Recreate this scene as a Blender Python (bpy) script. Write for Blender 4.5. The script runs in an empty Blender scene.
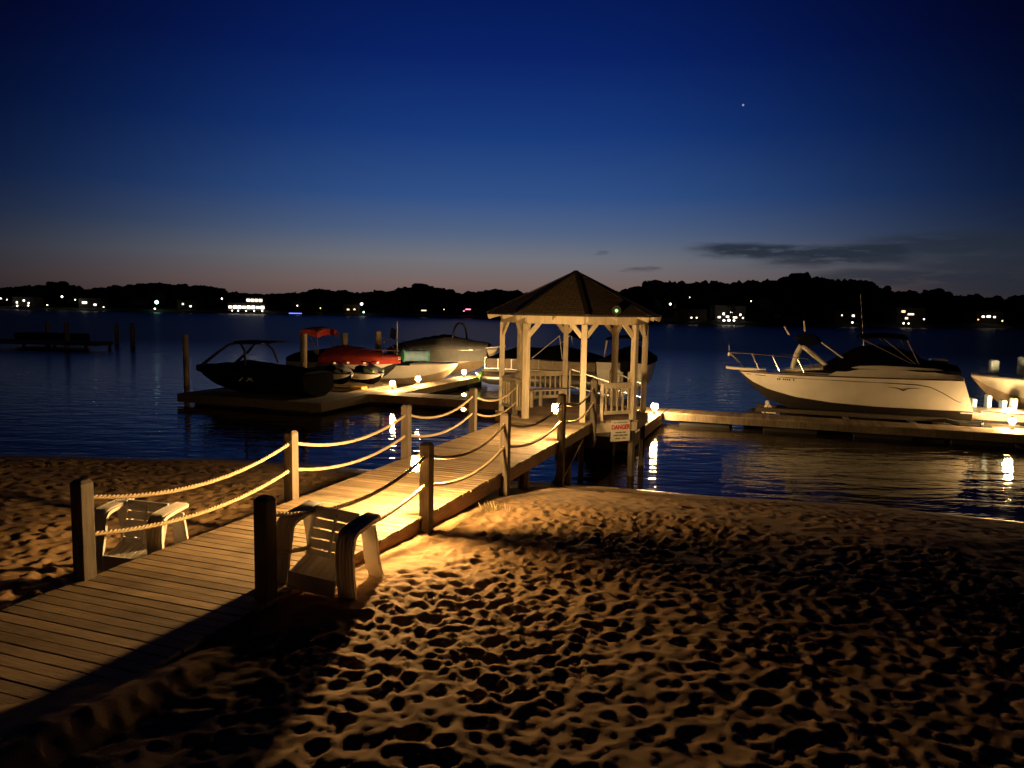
import bpy, math, random
import numpy as np
from mathutils import Vector, Matrix, noise as mnoise
random.seed(7); RNG = np.random.default_rng(11)
SC = bpy.context.scene; COL = SC.collection
PI = math.pi; R = math.radians
# ------------------------------------------------------------------ frames
# dock frame: t runs along the shore to the right, s runs out along the pier, z is up, water at z = 0
DA = R(19.9); SN, CS = math.sin(DA), math.cos(DA)
def W(t, s, z=0.0): return Vector((t*CS + s*SN, -t*SN + s*CS, z))
ALONG = -DA                 # rotation of things whose local +y points out along the pier
BOW_R = -DA - PI/2          # bow towards +t
BOW_L = -DA + PI/2          # bow towards -t
# ------------------------------------------------------------------ mesh collector
class MB:
    def __init__(self): self.v = []; self.f = []; self.s = []
    def add(self, vs, fs, smooth=False):
        o = len(self.v); self.v += [tuple(p) for p in vs]
        self.f += [tuple(i+o for i in f) for f in fs]; self.s += [smooth]*len(fs); return self
    def box(self, c, d, rot=None):
        c = Vector(c); hx, hy, hz = d[0]/2, d[1]/2, d[2]/2
        P = [Vector((x*hx, y*hy, z*hz)) for z in (-1, 1) for y in (-1, 1) for x in (-1, 1)]
        if rot is not None: P = [rot @ p for p in P]
        return self.add([c+p for p in P], [(0,2,3,1),(4,5,7,6),(0,1,5,4),(2,6,7,3),(0,4,6,2),(1,3,7,5)])
    def bar(self, a, b, w, h, up=(0,0,1)):
        a, b = Vector(a), Vector(b); y = (b-a); L = y.length; y.normalize()
        x = y.cross(Vector(up))
        if x.length < 1e-5: x = y.cross(Vector((1,0,0)))
        x.normalize(); z = x.cross(y)
        return self.box((a+b)/2, (w, L, h), Matrix((x, y, z)).transposed())
    def prism(self, poly, axis, a, b):
        # poly: 2-D points in the plane normal to axis ('x','y','z'), extruded from a to b
        def P(p, k):
            return {'x': (k, p[0], p[1]), 'y': (p[0], k, p[1]), 'z': (p[0], p[1], k)}[axis]
        n = len(poly); vs = [P(p, a) for p in poly] + [P(p, b) for p in poly]
        fs = [tuple(range(n))[::-1], tuple(range(n, 2*n))] + [(i, (i+1) % n, n+(i+1) % n, n+i) for i in range(n)]
        return self.add(vs, fs)
    def tube(self, path, r, n=8, cap=True, closed=False):
        path = [Vector(p) for p in path]; m = len(path)
        rr = r if isinstance(r, (list, tuple)) else [r]*m
        vs = []; prev = None
        for i, p in enumerate(path):
            if closed: d = path[(i+1) % m]-path[i-1]
            else: d = path[min(i+1, m-1)]-path[max(i-1, 0)]
            d.normalize()
            if prev is None:
                a = d.orthogonal().normalized()
            else:
                a = prev - d*prev.dot(d)
                if a.length < 1e-6: a = d.orthogonal()
                a.normalize()
            prev = a; b = d.cross(a)
            vs += [p + (a*math.cos(2*PI*k/n)+b*math.sin(2*PI*k/n))*rr[i] for k in range(n)]
        fs = []
        for i in range(m if closed else m-1):
            j = (i+1) % m
            fs += [(i*n+k, i*n+(k+1) % n, j*n+(k+1) % n, j*n+k) for k in range(n)]
        self.add(vs, fs, True)
        if cap and not closed:
            self.add(vs[:n], [tuple(range(n))[::-1]]); self.add(vs[-n:], [tuple(range(n))])
        return self
    def lathe(self, prof, n=16, c=(0,0,0), smooth=True):
        vs = [(c[0]+r*math.cos(2*PI*k/n), c[1]+r*math.sin(2*PI*k/n), c[2]+z) for r, z in prof for k in range(n)]
        m = len(prof)
        fs = [(i*n+k, i*n+(k+1) % n, (i+1)*n+(k+1) % n, (i+1)*n+k) for i in range(m-1) for k in range(n)]
        self.add(vs, fs, smooth)
        self.add(vs[:n], [tuple(range(n))[::-1]]); self.add(vs[-n:], [tuple(range(n))]); return self
    def loft(self, secs, ring=False, caps=False, smooth=True):
        n = len(secs[0]); vs = [p for s in secs for p in s]; fs = []
        for i in range(len(secs)-1):
            for k in range(n if ring else n-1):
                fs.append((i*n+k, i*n+(k+1) % n, (i+1)*n+(k+1) % n, (i+1)*n+k))
        self.add(vs, fs, smooth)
        if caps: self.add(secs[0], [tuple(range(n))[::-1]]); self.add(secs[-1], [tuple(range(n))])
        return self
    def slab(self, secs, th, smooth=True):
        # a lofted skin given a real thickness th (offset along local z)
        self.loft(secs, smooth=smooth)
        low = [[(p[0], p[1], p[2]-th) for p in s] for s in secs]
        self.loft([s[::-1] for s in low], smooth=smooth)
        n = len(secs)-1
        edge = [secs[0], low[0]]; self.loft([edge[0][::-1], edge[1][::-1]], smooth=False)
        self.loft([secs[n], low[n]], smooth=False)
        self.loft([[s[0] for s in secs], [s[0] for s in low]], smooth=False)
        self.loft([[s[-1] for s in low], [s[-1] for s in secs]], smooth=False); return self
    def build(self, name, mat, parent=None, bevel=0, angle=35, kind=None):
        me = bpy.data.meshes.new(name)
        me.from_pydata(self.v, [], self.f); me.update()
        if any(self.s):
            me.polygons.foreach_set('use_smooth', self.s)
            me.set_sharp_from_angle(angle=R(angle))
        me.materials.append(mat)
        o = bpy.data.objects.new(name, me); COL.objects.link(o)
        if parent is not None: o.parent = parent
        if bevel:
            b = o.modifiers.new('Bevel', 'BEVEL'); b.width = bevel; b.segments = 2; b.limit_method = 'ANGLE'
        if kind: o['kind'] = kind
        return o
def tag(o, label=None, cat=None, group=None, kind=None):
    if label: o['label'] = label
    if cat: o['category'] = cat
    if group: o['group'] = group
    if kind: o['kind'] = kind
    return o
def thing(name, label, cat, loc=(0,0,0), rz=0.0, group=None):
    o = bpy.data.objects.new(name, None); COL.objects.link(o); o.empty_display_size = .2
    o.location = loc; o.rotation_euler = (0, 0, rz); return tag(o, label, cat, group)
def copy_tree(o, parent=None):
    c = o.copy(); COL.objects.link(c)
    if parent is not None: c.parent = parent
    for ch in list(o.children): copy_tree(ch, c)
    return c
def text_mesh(name, body, size, mat, parent, loc, rot, depth=.002, bold=0.0, sx=1.0):
    cu = bpy.data.curves.new(name, 'FONT'); cu.body = body; cu.size = size; cu.extrude = depth
    cu.offset = bold; cu.align_x = 'CENTER'; cu.align_y = 'CENTER'
    tmp = bpy.data.objects.new(name, cu); COL.objects.link(tmp)
    dg = bpy.context.evaluated_depsgraph_get(); dg.update()
    me = bpy.data.meshes.new_from_object(tmp.evaluated_get(dg)); bpy.data.objects.remove(tmp)
    me.materials.clear(); me.materials.append(mat); me.name = name
    o = bpy.data.objects.new(name, me); COL.objects.link(o); o.parent = parent
    o.location = loc; o.rotation_euler = rot; o.scale = (sx, 1, 1); return o
# ------------------------------------------------------------------ materials
def srgb(r, g, b):
    f = lambda c: (c/255/12.92) if c <= 10.3 else ((c/255+.055)/1.055)**2.4
    return (f(r), f(g), f(b), 1)
class NT:
    def __init__(self, name):
        self.m = bpy.data.materials.new(name); self.m.use_nodes = True
        self.t = self.m.node_tree; self.b = self.t.nodes['Principled BSDF']
    def n(self, typ, **kw):
        nd = self.t.nodes.new(typ)
        for k, v in kw.items():
            if k in nd.inputs.keys() if isinstance(k, str) and not hasattr(nd, k) else False: nd.inputs[k].default_value = v
            else: setattr(nd, k, v)
        return nd
    def l(self, a, b): self.t.links.new(a, b)
def mat(name, col, rough=.6, metal=0.0, var=.15, scale=6.0, stretch=(1,1,1), bump=0.0, bscale=None, island=0.0, coat=0.0, spec=None, dirt=0.0):
    k = NT(name); b = k.b; t = k.t
    b.inputs['Roughness'].default_value = rough; b.inputs['Metallic'].default_value = metal
    if coat: b.inputs['Coat Weight'].default_value = coat; b.inputs['Coat Roughness'].default_value = .08
    if spec is not None: b.inputs['Specular IOR Level'].default_value = spec
    tc = k.n('ShaderNodeTexCoord'); mp = k.n('ShaderNodeMapping'); mp.inputs['Scale'].default_value = stretch
    k.l(tc.outputs['Object'], mp.inputs['Vector'])
    nz = k.n('ShaderNodeTexNoise'); nz.inputs['Scale'].default_value = scale; nz.inputs['Detail'].default_value = 6
    nz.inputs['Roughness'].default_value = .65
    k.l(mp.outputs[0], nz.inputs['Vector'])
    fac = nz.outputs['Fac']
    mr = k.n('ShaderNodeMapRange'); mr.inputs['From Min'].default_value = .25; mr.inputs['From Max'].default_value = .75
    mr.inputs['To Min'].default_value = 1-var*1.6; mr.inputs['To Max'].default_value = 1+var
    k.l(fac, mr.inputs['Value']); val = mr.outputs[0]
    if island:
        g = k.n('ShaderNodeNewGeometry'); m2 = k.n('ShaderNodeMapRange')
        m2.inputs['To Min'].default_value = 1-island; m2.inputs['To Max'].default_value = 1+island*.7
        k.l(g.outputs['Random Per Island'], m2.inputs['Value'])
        mm = k.n('ShaderNodeMath', operation='MULTIPLY'); k.l(val, mm.inputs[0]); k.l(m2.outputs[0], mm.inputs[1]); val = mm.outputs[0]
    if dirt:
        n2 = k.n('ShaderNodeTexNoise'); n2.inputs['Scale'].default_value = 1.7; n2.inputs['Detail'].default_value = 8
        k.l(tc.outputs['Object'], n2.inputs['Vector'])
        m3 = k.n('ShaderNodeMapRange'); m3.inputs['From Min'].default_value = .45; m3.inputs['From Max'].default_value = .7
        m3.inputs['To Min'].default_value = 1; m3.inputs['To Max'].default_value = 1-dirt
        k.l(n2.outputs['Fac'], m3.inputs['Value'])
        mm = k.n('ShaderNodeMath', operation='MULTIPLY'); k.l(val, mm.inputs[0]); k.l(m3.outputs[0], mm.inputs[1]); val = mm.outputs[0]
    vm = k.n('ShaderNodeVectorMath', operation='SCALE'); vm.inputs[0].default_value = col[:3]
    k.l(val, vm.inputs['Scale']); k.l(vm.outputs[0], b.inputs['Base Color'])
    if bump:
        n3 = nz
        if bscale:
            n3 = k.n('ShaderNodeTexNoise'); n3.inputs['Scale'].default_value = bscale; n3.inputs['Detail'].default_value = 5
            k.l(mp.outputs[0], n3.inputs['Vector'])
        bp = k.n('ShaderNodeBump'); bp.inputs['Strength'].default_value = bump; bp.inputs['Distance'].default_value = .01
        k.l(n3.outputs['Fac'], bp.inputs['Height']); k.l(bp.outputs[0], b.inputs['Normal'])
    return k.m
def emit(name, col, strength):
    k = NT(name); b = k.b
    b.inputs['Base Color'].default_value = (.6,.55,.45,1); b.inputs['Roughness'].default_value = .4
    b.inputs['Emission Color'].default_value = (*col, 1); b.inputs['Emission Strength'].default_value = strength
    return k.m
M = {}
M['deck'] = mat('weathered_deck_wood', (.37,.275,.165), .75, var=.30, scale=2.2, stretch=(1.2,16,16), bump=.5, bscale=6, island=.32, dirt=.40)
M['fascia'] = mat('treated_fascia_wood', (.30,.17,.085), .7, var=.3, scale=2, stretch=(14,1,14), bump=.5, dirt=.4)
M['post'] = mat('treated_post_wood', (.125,.10,.072), .8, var=.3, scale=3, stretch=(9,9,.8), bump=.5, dirt=.3)
M['pile'] = mat('old_piling_wood', (.20,.155,.10), .85, var=.35, scale=3, stretch=(8,8,.7), bump=.7, dirt=.45)
M['shadewood'] = mat('shade_darkened_wood', (.075,.055,.038), .85, var=.35, scale=3, stretch=(2,12,12), bump=.5, island=.3)  # wood colour darkened to stand for shade, as on the left dock
M['cream'] = mat('cream_painted_timber', (.66,.57,.41), .55, var=.16, scale=3, stretch=(5,5,1), bump=.15, dirt=.22)
M['rope'] = mat('manila_rope', (.60,.48,.30), .85, var=.2, scale=60, bump=.6)
M['white'] = mat('white_gelcoat', (.74,.70,.62), .28, var=.04, scale=2, coat=.4, dirt=.1)
M['plastic'] = mat('white_resin', (.78,.74,.66), .42, var=.06, scale=5, dirt=.15)
M['antifoul'] = mat('dark_bottom_paint', (.025,.02,.018), .6, var=.3)
M['black'] = mat('black_gelcoat', (.006,.006,.007), .8, var=.1, spec=.0)
M['canvas'] = mat('black_boat_canvas', (.005,.005,.007), .95, var=.2, scale=4, bump=.5, bscale=5, spec=.05)
M['navy'] = mat('navy_canvas', (.006,.007,.02), .95, var=.2, scale=6, bump=.4, spec=.05)
M['grey'] = mat('grey_boat_cover', (.20,.21,.215), .85, var=.12, scale=3, bump=.5, bscale=4)
M['red'] = mat('red_canvas', (.42,.035,.02), .8, var=.18, scale=4, bump=.4, bscale=5)
M['brown'] = mat('brown_stripe', (.06,.025,.012), .4)
M['chrome'] = mat('stainless_steel', (.65,.63,.60), .22, metal=1.0, var=.05)
M['alu'] = mat('brushed_aluminium', (.60,.57,.52), .35, metal=.9, var=.1)
M['dark'] = mat('dark_iron', (.03,.026,.022), .5, metal=.3)
M['glass'] = mat('smoked_glass', (.015,.012,.012), .08)
M['mint'] = mat('mint_foam', (.18,.68,.54), .8, var=.08, scale=8)
M['blue'] = mat('pale_blue_foam', (.36,.62,.86), .8, var=.08, scale=8)
M['cushion'] = mat('pale_blue_vinyl', (.50,.68,.85), .45, var=.06)
M['yellow'] = mat('yellow_gelcoat', (.75,.45,.03), .35, var=.05)
M['green'] = mat('green_gelcoat', (.12,.42,.08), .35, var=.05)
M['signw'] = mat('white_sign_board', (.74,.70,.60), .5, var=.05, scale=6, dirt=.15)
M['signr'] = mat('red_sign_paint', (.55,.03,.02), .5, var=.1)
M['signk'] = mat('black_sign_paint', (.03,.03,.03), .5)
M['rubber'] = mat('black_rubber', (.012,.012,.012), .75)
M['float'] = mat('tan_float_plastic', (.42,.33,.22), .55, var=.12, scale=3, dirt=.2)
M['bark'] = mat('tree_bark', (.05,.038,.028), .9, bump=.6)
M['leaf'] = mat('dark_foliage', (.022,.030,.012), .7, var=.35, scale=.6, island=.4)
M['leaf_lit'] = mat('lamplit_toned_foliage', (.10,.12,.035), .7, var=.3, scale=.6, island=.4)  # paler leaf colour stands for lamplight on the three lit trees
M['wallp'] = mat('pale_house_siding', (.42,.38,.32), .8, var=.1)
M['walld'] = mat('brown_house_siding', (.16,.11,.07), .8, var=.1)
M['roof2'] = mat('far_roof_shingle', (.035,.03,.028), .9, var=.2)
M['grass'] = mat('dry_grass', (.30,.26,.12), .8, island=.3)
WARM = (1.0, .60, .235)
M['lamp'] = emit('lit_lamp_glass', (1.0,.56,.19), 4200)
M['lamp4'] = emit('lit_lantern_glass', WARM, 1550)
M['lampr'] = emit('lit_right_dock_lamp_glass', WARM, 1750)
M['lampe'] = emit('lit_end_lamp_glass', WARM, 900)
M['lampd'] = emit('lit_dock_lamp_glass', WARM, 880)
M['win'] = emit('lit_warm_window', (1.0,.72,.40), 2.5)
M['winw'] = emit('lit_white_window', (1.0,.86,.66), 5)
M['far_lamp'] = emit('lit_white_globe', (1.0,.88,.70), 7)
M['far_green'] = emit('lit_green_globe', (.45,1.0,.7), 5)
M['far_blue'] = emit('lit_blue_tube', (.12,.18,1.0), 3)
M['far_pink'] = emit('lit_pink_tube', (1.0,.25,.45), 3)
M['far_amber'] = emit('lit_amber_globe', (1.0,.55,.12), 6)
M['led'] = emit('lit_green_lens', (.10,1.0,.25), 1.6)
# roof shingles
k = NT('brown_roof_shingles'); tc = k.n('ShaderNodeTexCoord'); br = k.n('ShaderNodeTexBrick')
br.inputs['Scale'].default_value = 1; br.inputs['Brick Width'].default_value = .28; br.inputs['Row Height'].default_value = .11
br.inputs['Mortar Size'].default_value = .008
br.inputs['Color1'].default_value = (.30,.235,.14,1); br.inputs['Color2'].default_value = (.22,.17,.10,1); br.inputs['Mortar'].default_value = (.05,.04,.025,1)
k.l(tc.outputs['UV'], br.inputs['Vector']); k.l(br.outputs['Color'], k.b.inputs['Base Color'])
bp = k.n('ShaderNodeBump'); bp.inputs['Strength'].default_value = .6; bp.inputs['Distance'].default_value = .012
bp.invert = True; k.l(br.outputs['Fac'], bp.inputs['Height']); k.l(bp.outputs[0], k.b.inputs['Normal'])
k.b.inputs['Roughness'].default_value = .9; M['roof'] = k.m
# sand: dry, with a wet band where it meets the water
k = NT('beach_sand'); tc = k.n('ShaderNodeTexCoord'); g = k.n('ShaderNodeNewGeometry')
n1 = k.n('ShaderNodeTexNoise'); n1.inputs['Scale'].default_value = 1.3; n1.inputs['Detail'].default_value = 8; n1.inputs['Roughness'].default_value = .7
n2 = k.n('ShaderNodeTexNoise'); n2.inputs['Scale'].default_value = 90; n2.inputs['Detail'].default_value = 4
k.l(tc.outputs['Object'], n1.inputs['Vector']); k.l(tc.outputs['Object'], n2.inputs['Vector'])
cr = k.n('ShaderNodeValToRGB'); cr.color_ramp.elements[0].position = .3; cr.color_ramp.elements[0].color = (.27,.17,.08,1)
cr.color_ramp.elements[1].position = .72; cr.color_ramp.elements[1].color = (.42,.28,.145,1)
k.l(n1.outputs['Fac'], cr.inputs['Fac'])
sp = k.n('ShaderNodeSeparateXYZ'); k.l(g.outputs['Position'], sp.inputs[0])
wt = k.n('ShaderNodeMapRange'); wt.inputs['From Min'].default_value = .05; wt.inputs['From Max'].default_value = .16
ad = k.n('ShaderNodeMath', operation='MULTIPLY_ADD'); ad.inputs[1].default_value = .08; k.l(n1.outputs['Fac'], ad.inputs[0]); k.l(sp.outputs['Z'], ad.inputs[2])
k.l(ad.outputs[0], wt.inputs['Value'])
mx = k.n('ShaderNodeMix', data_type='RGBA'); mx.inputs['A'].default_value = (.10,.065,.035,1); k.l(wt.outputs[0], mx.inputs['Factor']); k.l(cr.outputs[0], mx.inputs['B'])
k.l(mx.outputs['Result'], k.b.inputs['Base Color'])
rr = k.n('ShaderNodeMapRange'); rr.inputs['To Min'].default_value = .25; rr.inputs['To Max'].default_value = .95
k.l(wt.outputs[0], rr.inputs['Value']); k.l(rr.outputs[0], k.b.inputs['Roughness'])
k.b.inputs['Specular IOR Level'].default_value = .3
bp = k.n('ShaderNodeBump'); bp.inputs['Strength'].default_value = .5; bp.inputs['Distance'].default_value = .006
k.l(n2.outputs['Fac'], bp.inputs['Height']); k.l(bp.outputs[0], k.b.inputs['Normal']); M['sand'] = k.m
# water
k = NT('lake_water'); tc = k.n('ShaderNodeTexCoord')
k.b.inputs['Base Color'].default_value = (.020,.016,.011,1); k.b.inputs['Roughness'].default_value = .04; k.b.inputs['IOR'].default_value = 1.23; k.b.inputs['Specular IOR Level'].default_value = .30
mp = k.n('ShaderNodeMapping'); mp.inputs['Scale'].default_value = (.55,1.5,1); mp.inputs['Rotation'].default_value = (0,0,DA)
k.l(tc.outputs['Object'], mp.inputs['Vector'])
n1 = k.n('ShaderNodeTexNoise'); n1.inputs['Scale'].default_value = 1.1; n1.inputs['Detail'].default_value = 3; n1.inputs['Distortion'].default_value = .3
n2 = k.n('ShaderNodeTexNoise'); n2.inputs['Scale'].default_value = 4.5; n2.inputs['Detail'].default_value = 3
k.l(mp.outputs[0], n1.inputs['Vector']); k.l(mp.outputs[0], n2.inputs['Vector'])
ma = k.n('ShaderNodeMath', operation='MULTIPLY_ADD'); ma.inputs[1].default_value = .12; k.l(n2.outputs['Fac'], ma.inputs[0]); k.l(n1.outputs['Fac'], ma.inputs[2])
bp = k.n('ShaderNodeBump'); bp.inputs['Strength'].default_value = 1.0; bp.inputs['Distance'].default_value = .036
k.l(ma.outputs[0], bp.inputs['Height']); k.l(bp.outputs[0], k.b.inputs['Normal']); g = k.n('ShaderNodeNewGeometry'); sp = k.n('ShaderNodeSeparateXYZ'); k.l(g.outputs['Position'], sp.inputs[0])
wr = k.n('ShaderNodeMapRange'); wr.inputs['From Min'].default_value = 30; wr.inputs['From Max'].default_value = 85   # open water is wind ruffled
wr.inputs['To Min'].default_value = .05; wr.inputs['To Max'].default_value = .42
k.l(sp.outputs['Y'], wr.inputs['Value']); k.l(wr.outputs[0], k.b.inputs['Roughness']); M['water'] = k.m
M['land'] = mat('far_shore_ground', (.03,.03,.016), .9, var=.3, scale=.1)
# ------------------------------------------------------------------ world: dusk sky
wd = bpy.data.worlds.new('World'); SC.world = wd; wd.use_nodes = True; t = wd.node_tree; t.nodes.clear()
def _mk(typ, kw):
    nd = t.nodes.new(typ)
    for a, b in kw.items(): setattr(nd, a, b)
    return nd
def math_(op, a, b=None, c=None, clamp=False):
    nd = _mk('ShaderNodeMath', {'operation': op, 'use_clamp': clamp})
    for i, x in enumerate((a, b, c)):
        if x is None: continue
        if isinstance(x, (int, float)): nd.inputs[i].default_value = x
        else: t.links.new(x, nd.inputs[i])
    return nd.outputs[0]
def ramp(val, a, b, lo=0.0, hi=1.0, smooth=True):
    nd = _mk('ShaderNodeMapRange', {'interpolation_type': 'SMOOTHSTEP' if smooth else 'LINEAR'})
    t.links.new(val, nd.inputs['Value'])
    nd.inputs['From Min'].default_value = a; nd.inputs['From Max'].default_value = b
    nd.inputs['To Min'].default_value = lo; nd.inputs['To Max'].default_value = hi
    return nd.outputs[0]
geo = _mk('ShaderNodeTexCoord', {}); sx = _mk('ShaderNodeSeparateXYZ', {}); t.links.new(geo.outputs['Generated'], sx.inputs[0])
X_, Y_, Z_ = sx.outputs
el = math_('MULTIPLY', math_('ARCSINE', Z_), 180/PI)            # elevation in degrees
az = math_('MULTIPLY', math_('ARCTAN2', X_, Y_), 180/PI)        # azimuth, 0 = out over the lake
cr = _mk('ShaderNodeValToRGB', {}); e = cr.color_ramp.elements
stops = [(0, (104,80,74)), (1.8, (120,101,97)), (3.6, (112,114,122)), (5.5, (80,98,130)), (8.1, (48,80,134)), (12.5, (22,56,122)), (17.5, (8,34,102)), (22.5, (2,22,82)), (32, (0,9,50)), (90, (0,3,20))]
for i, (d, c) in enumerate(stops):
    el_ = e[i] if i < 2 else e.new(d/90)
    el_.position = d/90; el_.color = srgb(*c)
t.links.new(math_('DIVIDE', el, 90.0, clamp=True), cr.inputs['Fac'])
q2 = math_('POWER', math_('ABSOLUTE', math_('DIVIDE', math_('ADD', az, 1.0), 33.0)), 2.5)
q2 = math_('MULTIPLY', q2, math_('MULTIPLY_ADD', math_('MAXIMUM', el, 0.0), .034, .84))
fl = _mk('ShaderNodeCombineXYZ', {})
for i_, kk in enumerate((1.8, 1.68, 1.42)): t.links.new(math_('MAXIMUM', math_('EXPONENT', math_('MULTIPLY', q2, -kk)), .02), fl.inputs[i_])
base = _mk('ShaderNodeVectorMath', {'operation': 'MULTIPLY'}); t.links.new(cr.outputs[0], base.inputs[0]); t.links.new(fl.outputs[0], base.inputs[1])
# cloud bank low on the right
cmb = _mk('ShaderNodeCombineXYZ', {})
t.links.new(math_('MULTIPLY', az, .16), cmb.inputs[0]); t.links.new(math_('MULTIPLY', el, .85), cmb.inputs[1])
cn = _mk('ShaderNodeTexNoise', {}); cn.inputs['Scale'].default_value = 1.0; cn.inputs['Detail'].default_value = 7; cn.inputs['Roughness'].default_value = .55
t.links.new(cmb.outputs[0], cn.inputs['Vector'])
jit = math_('MULTIPLY', math_('SUBTRACT', cn.outputs['Fac'], .5), 6.0)
def cloud(a0, a1, soft, e0, e1, es, amt):
    aj = math_('ADD', az, math_('MULTIPLY', jit, .9)); ej = math_('ADD', el, math_('MULTIPLY', jit, .22))
    m = math_('MULTIPLY', ramp(aj, a0-soft, a0+soft), ramp(aj, a1-soft, a1+soft, 1, 0))
    m = math_('MULTIPLY', m, math_('MULTIPLY', ramp(ej, e0-es, e0+es), ramp(ej, e1-es, e1+es, 1, 0)))
    return math_('MULTIPLY', m, amt)
msk = cloud(13.2, 27.5, 1.2, 3.75, 4.75, .28, .9)
msk = math_('MAXIMUM', msk, cloud(18, 28, 2.0, 3.3, 4.2, .35, .8))
msk = math_('MAXIMUM', msk, cloud(27, 60, 3.5, 1.0, 4.2, .9, .62))
msk = math_('MAXIMUM', msk, cloud(25, 60, 2.5, 3.9, 5.2, .35, .7))
msk = math_('MAXIMUM', msk, cloud(21.5, 60, 2.0, 2.0, 2.9, .3, .7))
msk = math_('MAXIMUM', msk, cloud(8.6, 10.6, .5, 2.95, 3.15, .12, .5))
msk = math_('MAXIMUM', msk, cloud(6.0, 7.0, .3, 4.1, 4.25, .1, .4))
cn2 = _mk('ShaderNodeTexNoise', {}); cn2.inputs['Scale'].default_value = 2.3; cn2.inputs['Detail'].default_value = 8; cn2.inputs['Roughness'].default_value = .6; t.links.new(cmb.outputs[0], cn2.inputs['Vector'])
msk = math_('MULTIPLY', msk, ramp(cn2.outputs['Fac'], .34, .50, .45, 1.0))
mix = _mk('ShaderNodeMix', {'data_type': 'RGBA'}); t.links.new(msk, mix.inputs['Factor']); t.links.new(base.outputs[0], mix.inputs['A'])
mix.inputs['B'].default_value = srgb(32,41,54)
# one early star
dv = W(0,0,0); st = Vector((.2687, .9316, .2446)).normalized()
dt = _mk('ShaderNodeVectorMath', {'operation': 'DOT_PRODUCT'}); t.links.new(geo.outputs['Generated'], dt.inputs[0]); dt.inputs[1].default_value = st
star = ramp(dt.outputs['Value'], math.cos(R(.085)), math.cos(R(.03)), 0, .35)
sky = _mk('ShaderNodeTexSky', {'sky_type': 'NISHITA', 'sun_disc': False}); sky.sun_elevation = R(-3.0); sky.sun_rotation = R(-3)
sk = _mk('ShaderNodeVectorMath', {'operation': 'SCALE'}); t.links.new(sky.outputs[0], sk.inputs[0]); sk.inputs['Scale'].default_value = .004
a1 = _mk('ShaderNodeVectorMath', {'operation': 'ADD'}); t.links.new(mix.outputs['Result'], a1.inputs[0]); t.links.new(sk.outputs[0], a1.inputs[1])
a2 = _mk('ShaderNodeVectorMath', {'operation': 'ADD'}); t.links.new(a1.outputs[0], a2.inputs[0]); t.links.new(star, a2.inputs[1])
bg = _mk('ShaderNodeBackground', {}); t.links.new(a2.outputs[0], bg.inputs['Color']); bg.inputs['Strength'].default_value = 1.0
ow = _mk('ShaderNodeOutputWorld', {}); t.links.new(bg.outputs[0], ow.inputs['Surface'])
# ------------------------------------------------------------------ camera and afterglow sun
cd = bpy.data.cameras.new('camera'); cam = bpy.data.objects.new('camera', cd); COL.objects.link(cam)
cd.sensor_width = 36; cd.lens = 36*760/1024; cd.clip_end = 6000; cd.clip_start = .1
pi_, ro = R(5.71), R(1.0)
U0 = Vector((0, math.sin(pi_), math.cos(pi_))); fwd = Vector((0, math.cos(pi_), -math.sin(pi_)))
rt = Vector((1,0,0))*math.cos(ro) + U0*math.sin(ro); up = U0*math.cos(ro) - Vector((1,0,0))*math.sin(ro)
mw = Matrix((rt, up, -fwd)).transposed().to_4x4(); mw.translation = (0, 0, 4.2); cam.matrix_world = mw
SC.camera = cam
sd = bpy.data.lights.new('afterglow_sun', 'SUN'); sd.energy = .012; sd.angle = R(12); sd.color = (1,.75,.6)
so = bpy.data.objects.new('afterglow_sun', sd); COL.objects.link(so); so.rotation_euler = (R(-86), 0, R(3)); so.location = (0, 60, 30)
SC.view_settings.view_transform = 'Standard'; SC.view_settings.look = 'None'
SC.view_settings.exposure = 0; SC.view_settings.gamma = 1
SC.cycles.use_denoising = True; SC.cycles.sample_clamp_indirect = 6.0; SC.cycles.max_bounces = 6
SC.cycles.use_light_tree = True; SC.cycles.caustics_reflective = False; SC.cycles.caustics_refractive = False
# ================================================================== SETTING
def sstep(x, a, b):
    x = np.clip((x-a)/(b-a), 0, 1); return x*x*(3-2*x)
def sand_base(t, s):
    """height of the beach without footprints, (t, s) arrays"""
    shore = np.interp(t, [-40,-30,-20,-14,-6,-3,1.5,5,30], [8,12,14.3,16.6,17.2,17.6,18.0,18.1,18.6]) + .10*np.sin(t*.9)
    d = shore - s                                    # metres from the waterline
    right = np.interp(d, [-60,-6,-2,0,1.2,3.5,6,8,11,14.5,17.5], [-3.5,-1.2,-.35,0,.22,.70,1.08,1.22,1.30,1.42,1.54])
    left = np.interp(d, [-60,-6,-2,0,1.5,4,7,10,14], [-3.5,-1.2,-.3,0,.16,.45,.80,1.02,1.16])
    k = sstep(t, -6.4, -4.4); z = left*(1-k)+right*k
    z = z + .07*np.exp(-((t+3.9)**2/.5+(s-6.4)**2/1.2))            # sand heaped against the pier
    drift = 1.45 + np.clip((3.55+(t+4.8)*1.5-s)*.12, -1, .14)      # sand blown over the landward end
    z = np.where(t < -6.3, z, np.maximum(z, np.where((s < 5) & (t < -3.6), drift-.5*sstep(t, -4.2, -3.6), -9)))
    z = np.where(s < 2.0, np.maximum(z, 1.52*sstep(2.6-s, 0, 1.0)+z*(1-sstep(2.6-s, 0, 1.0))), z)
    return z
def axis(parts):
    a = [parts[0][0]]
    for lo, hi, st in parts: a += list(np.linspace(lo, hi, max(2, int(round((hi-lo)/st))+1))[1:])
    return np.array(a)
tx = axis([(-60,-20,2),(-20,-10.5,.075),(-10.5,-6.3,.04),(-6.3,-4.3,.12),(-4.3,2.2,.028),(2.2,7,.045),(7,14,.12),(14,60,2)])
sy = axis([(-30,0,1.5),(0,3,.12),(3,9,.03),(9,19.5,.05),(19.5,30,.8)])
T_, S_ = np.meshgrid(tx, sy)
Z_s = sand_base(T_, S_)
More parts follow.
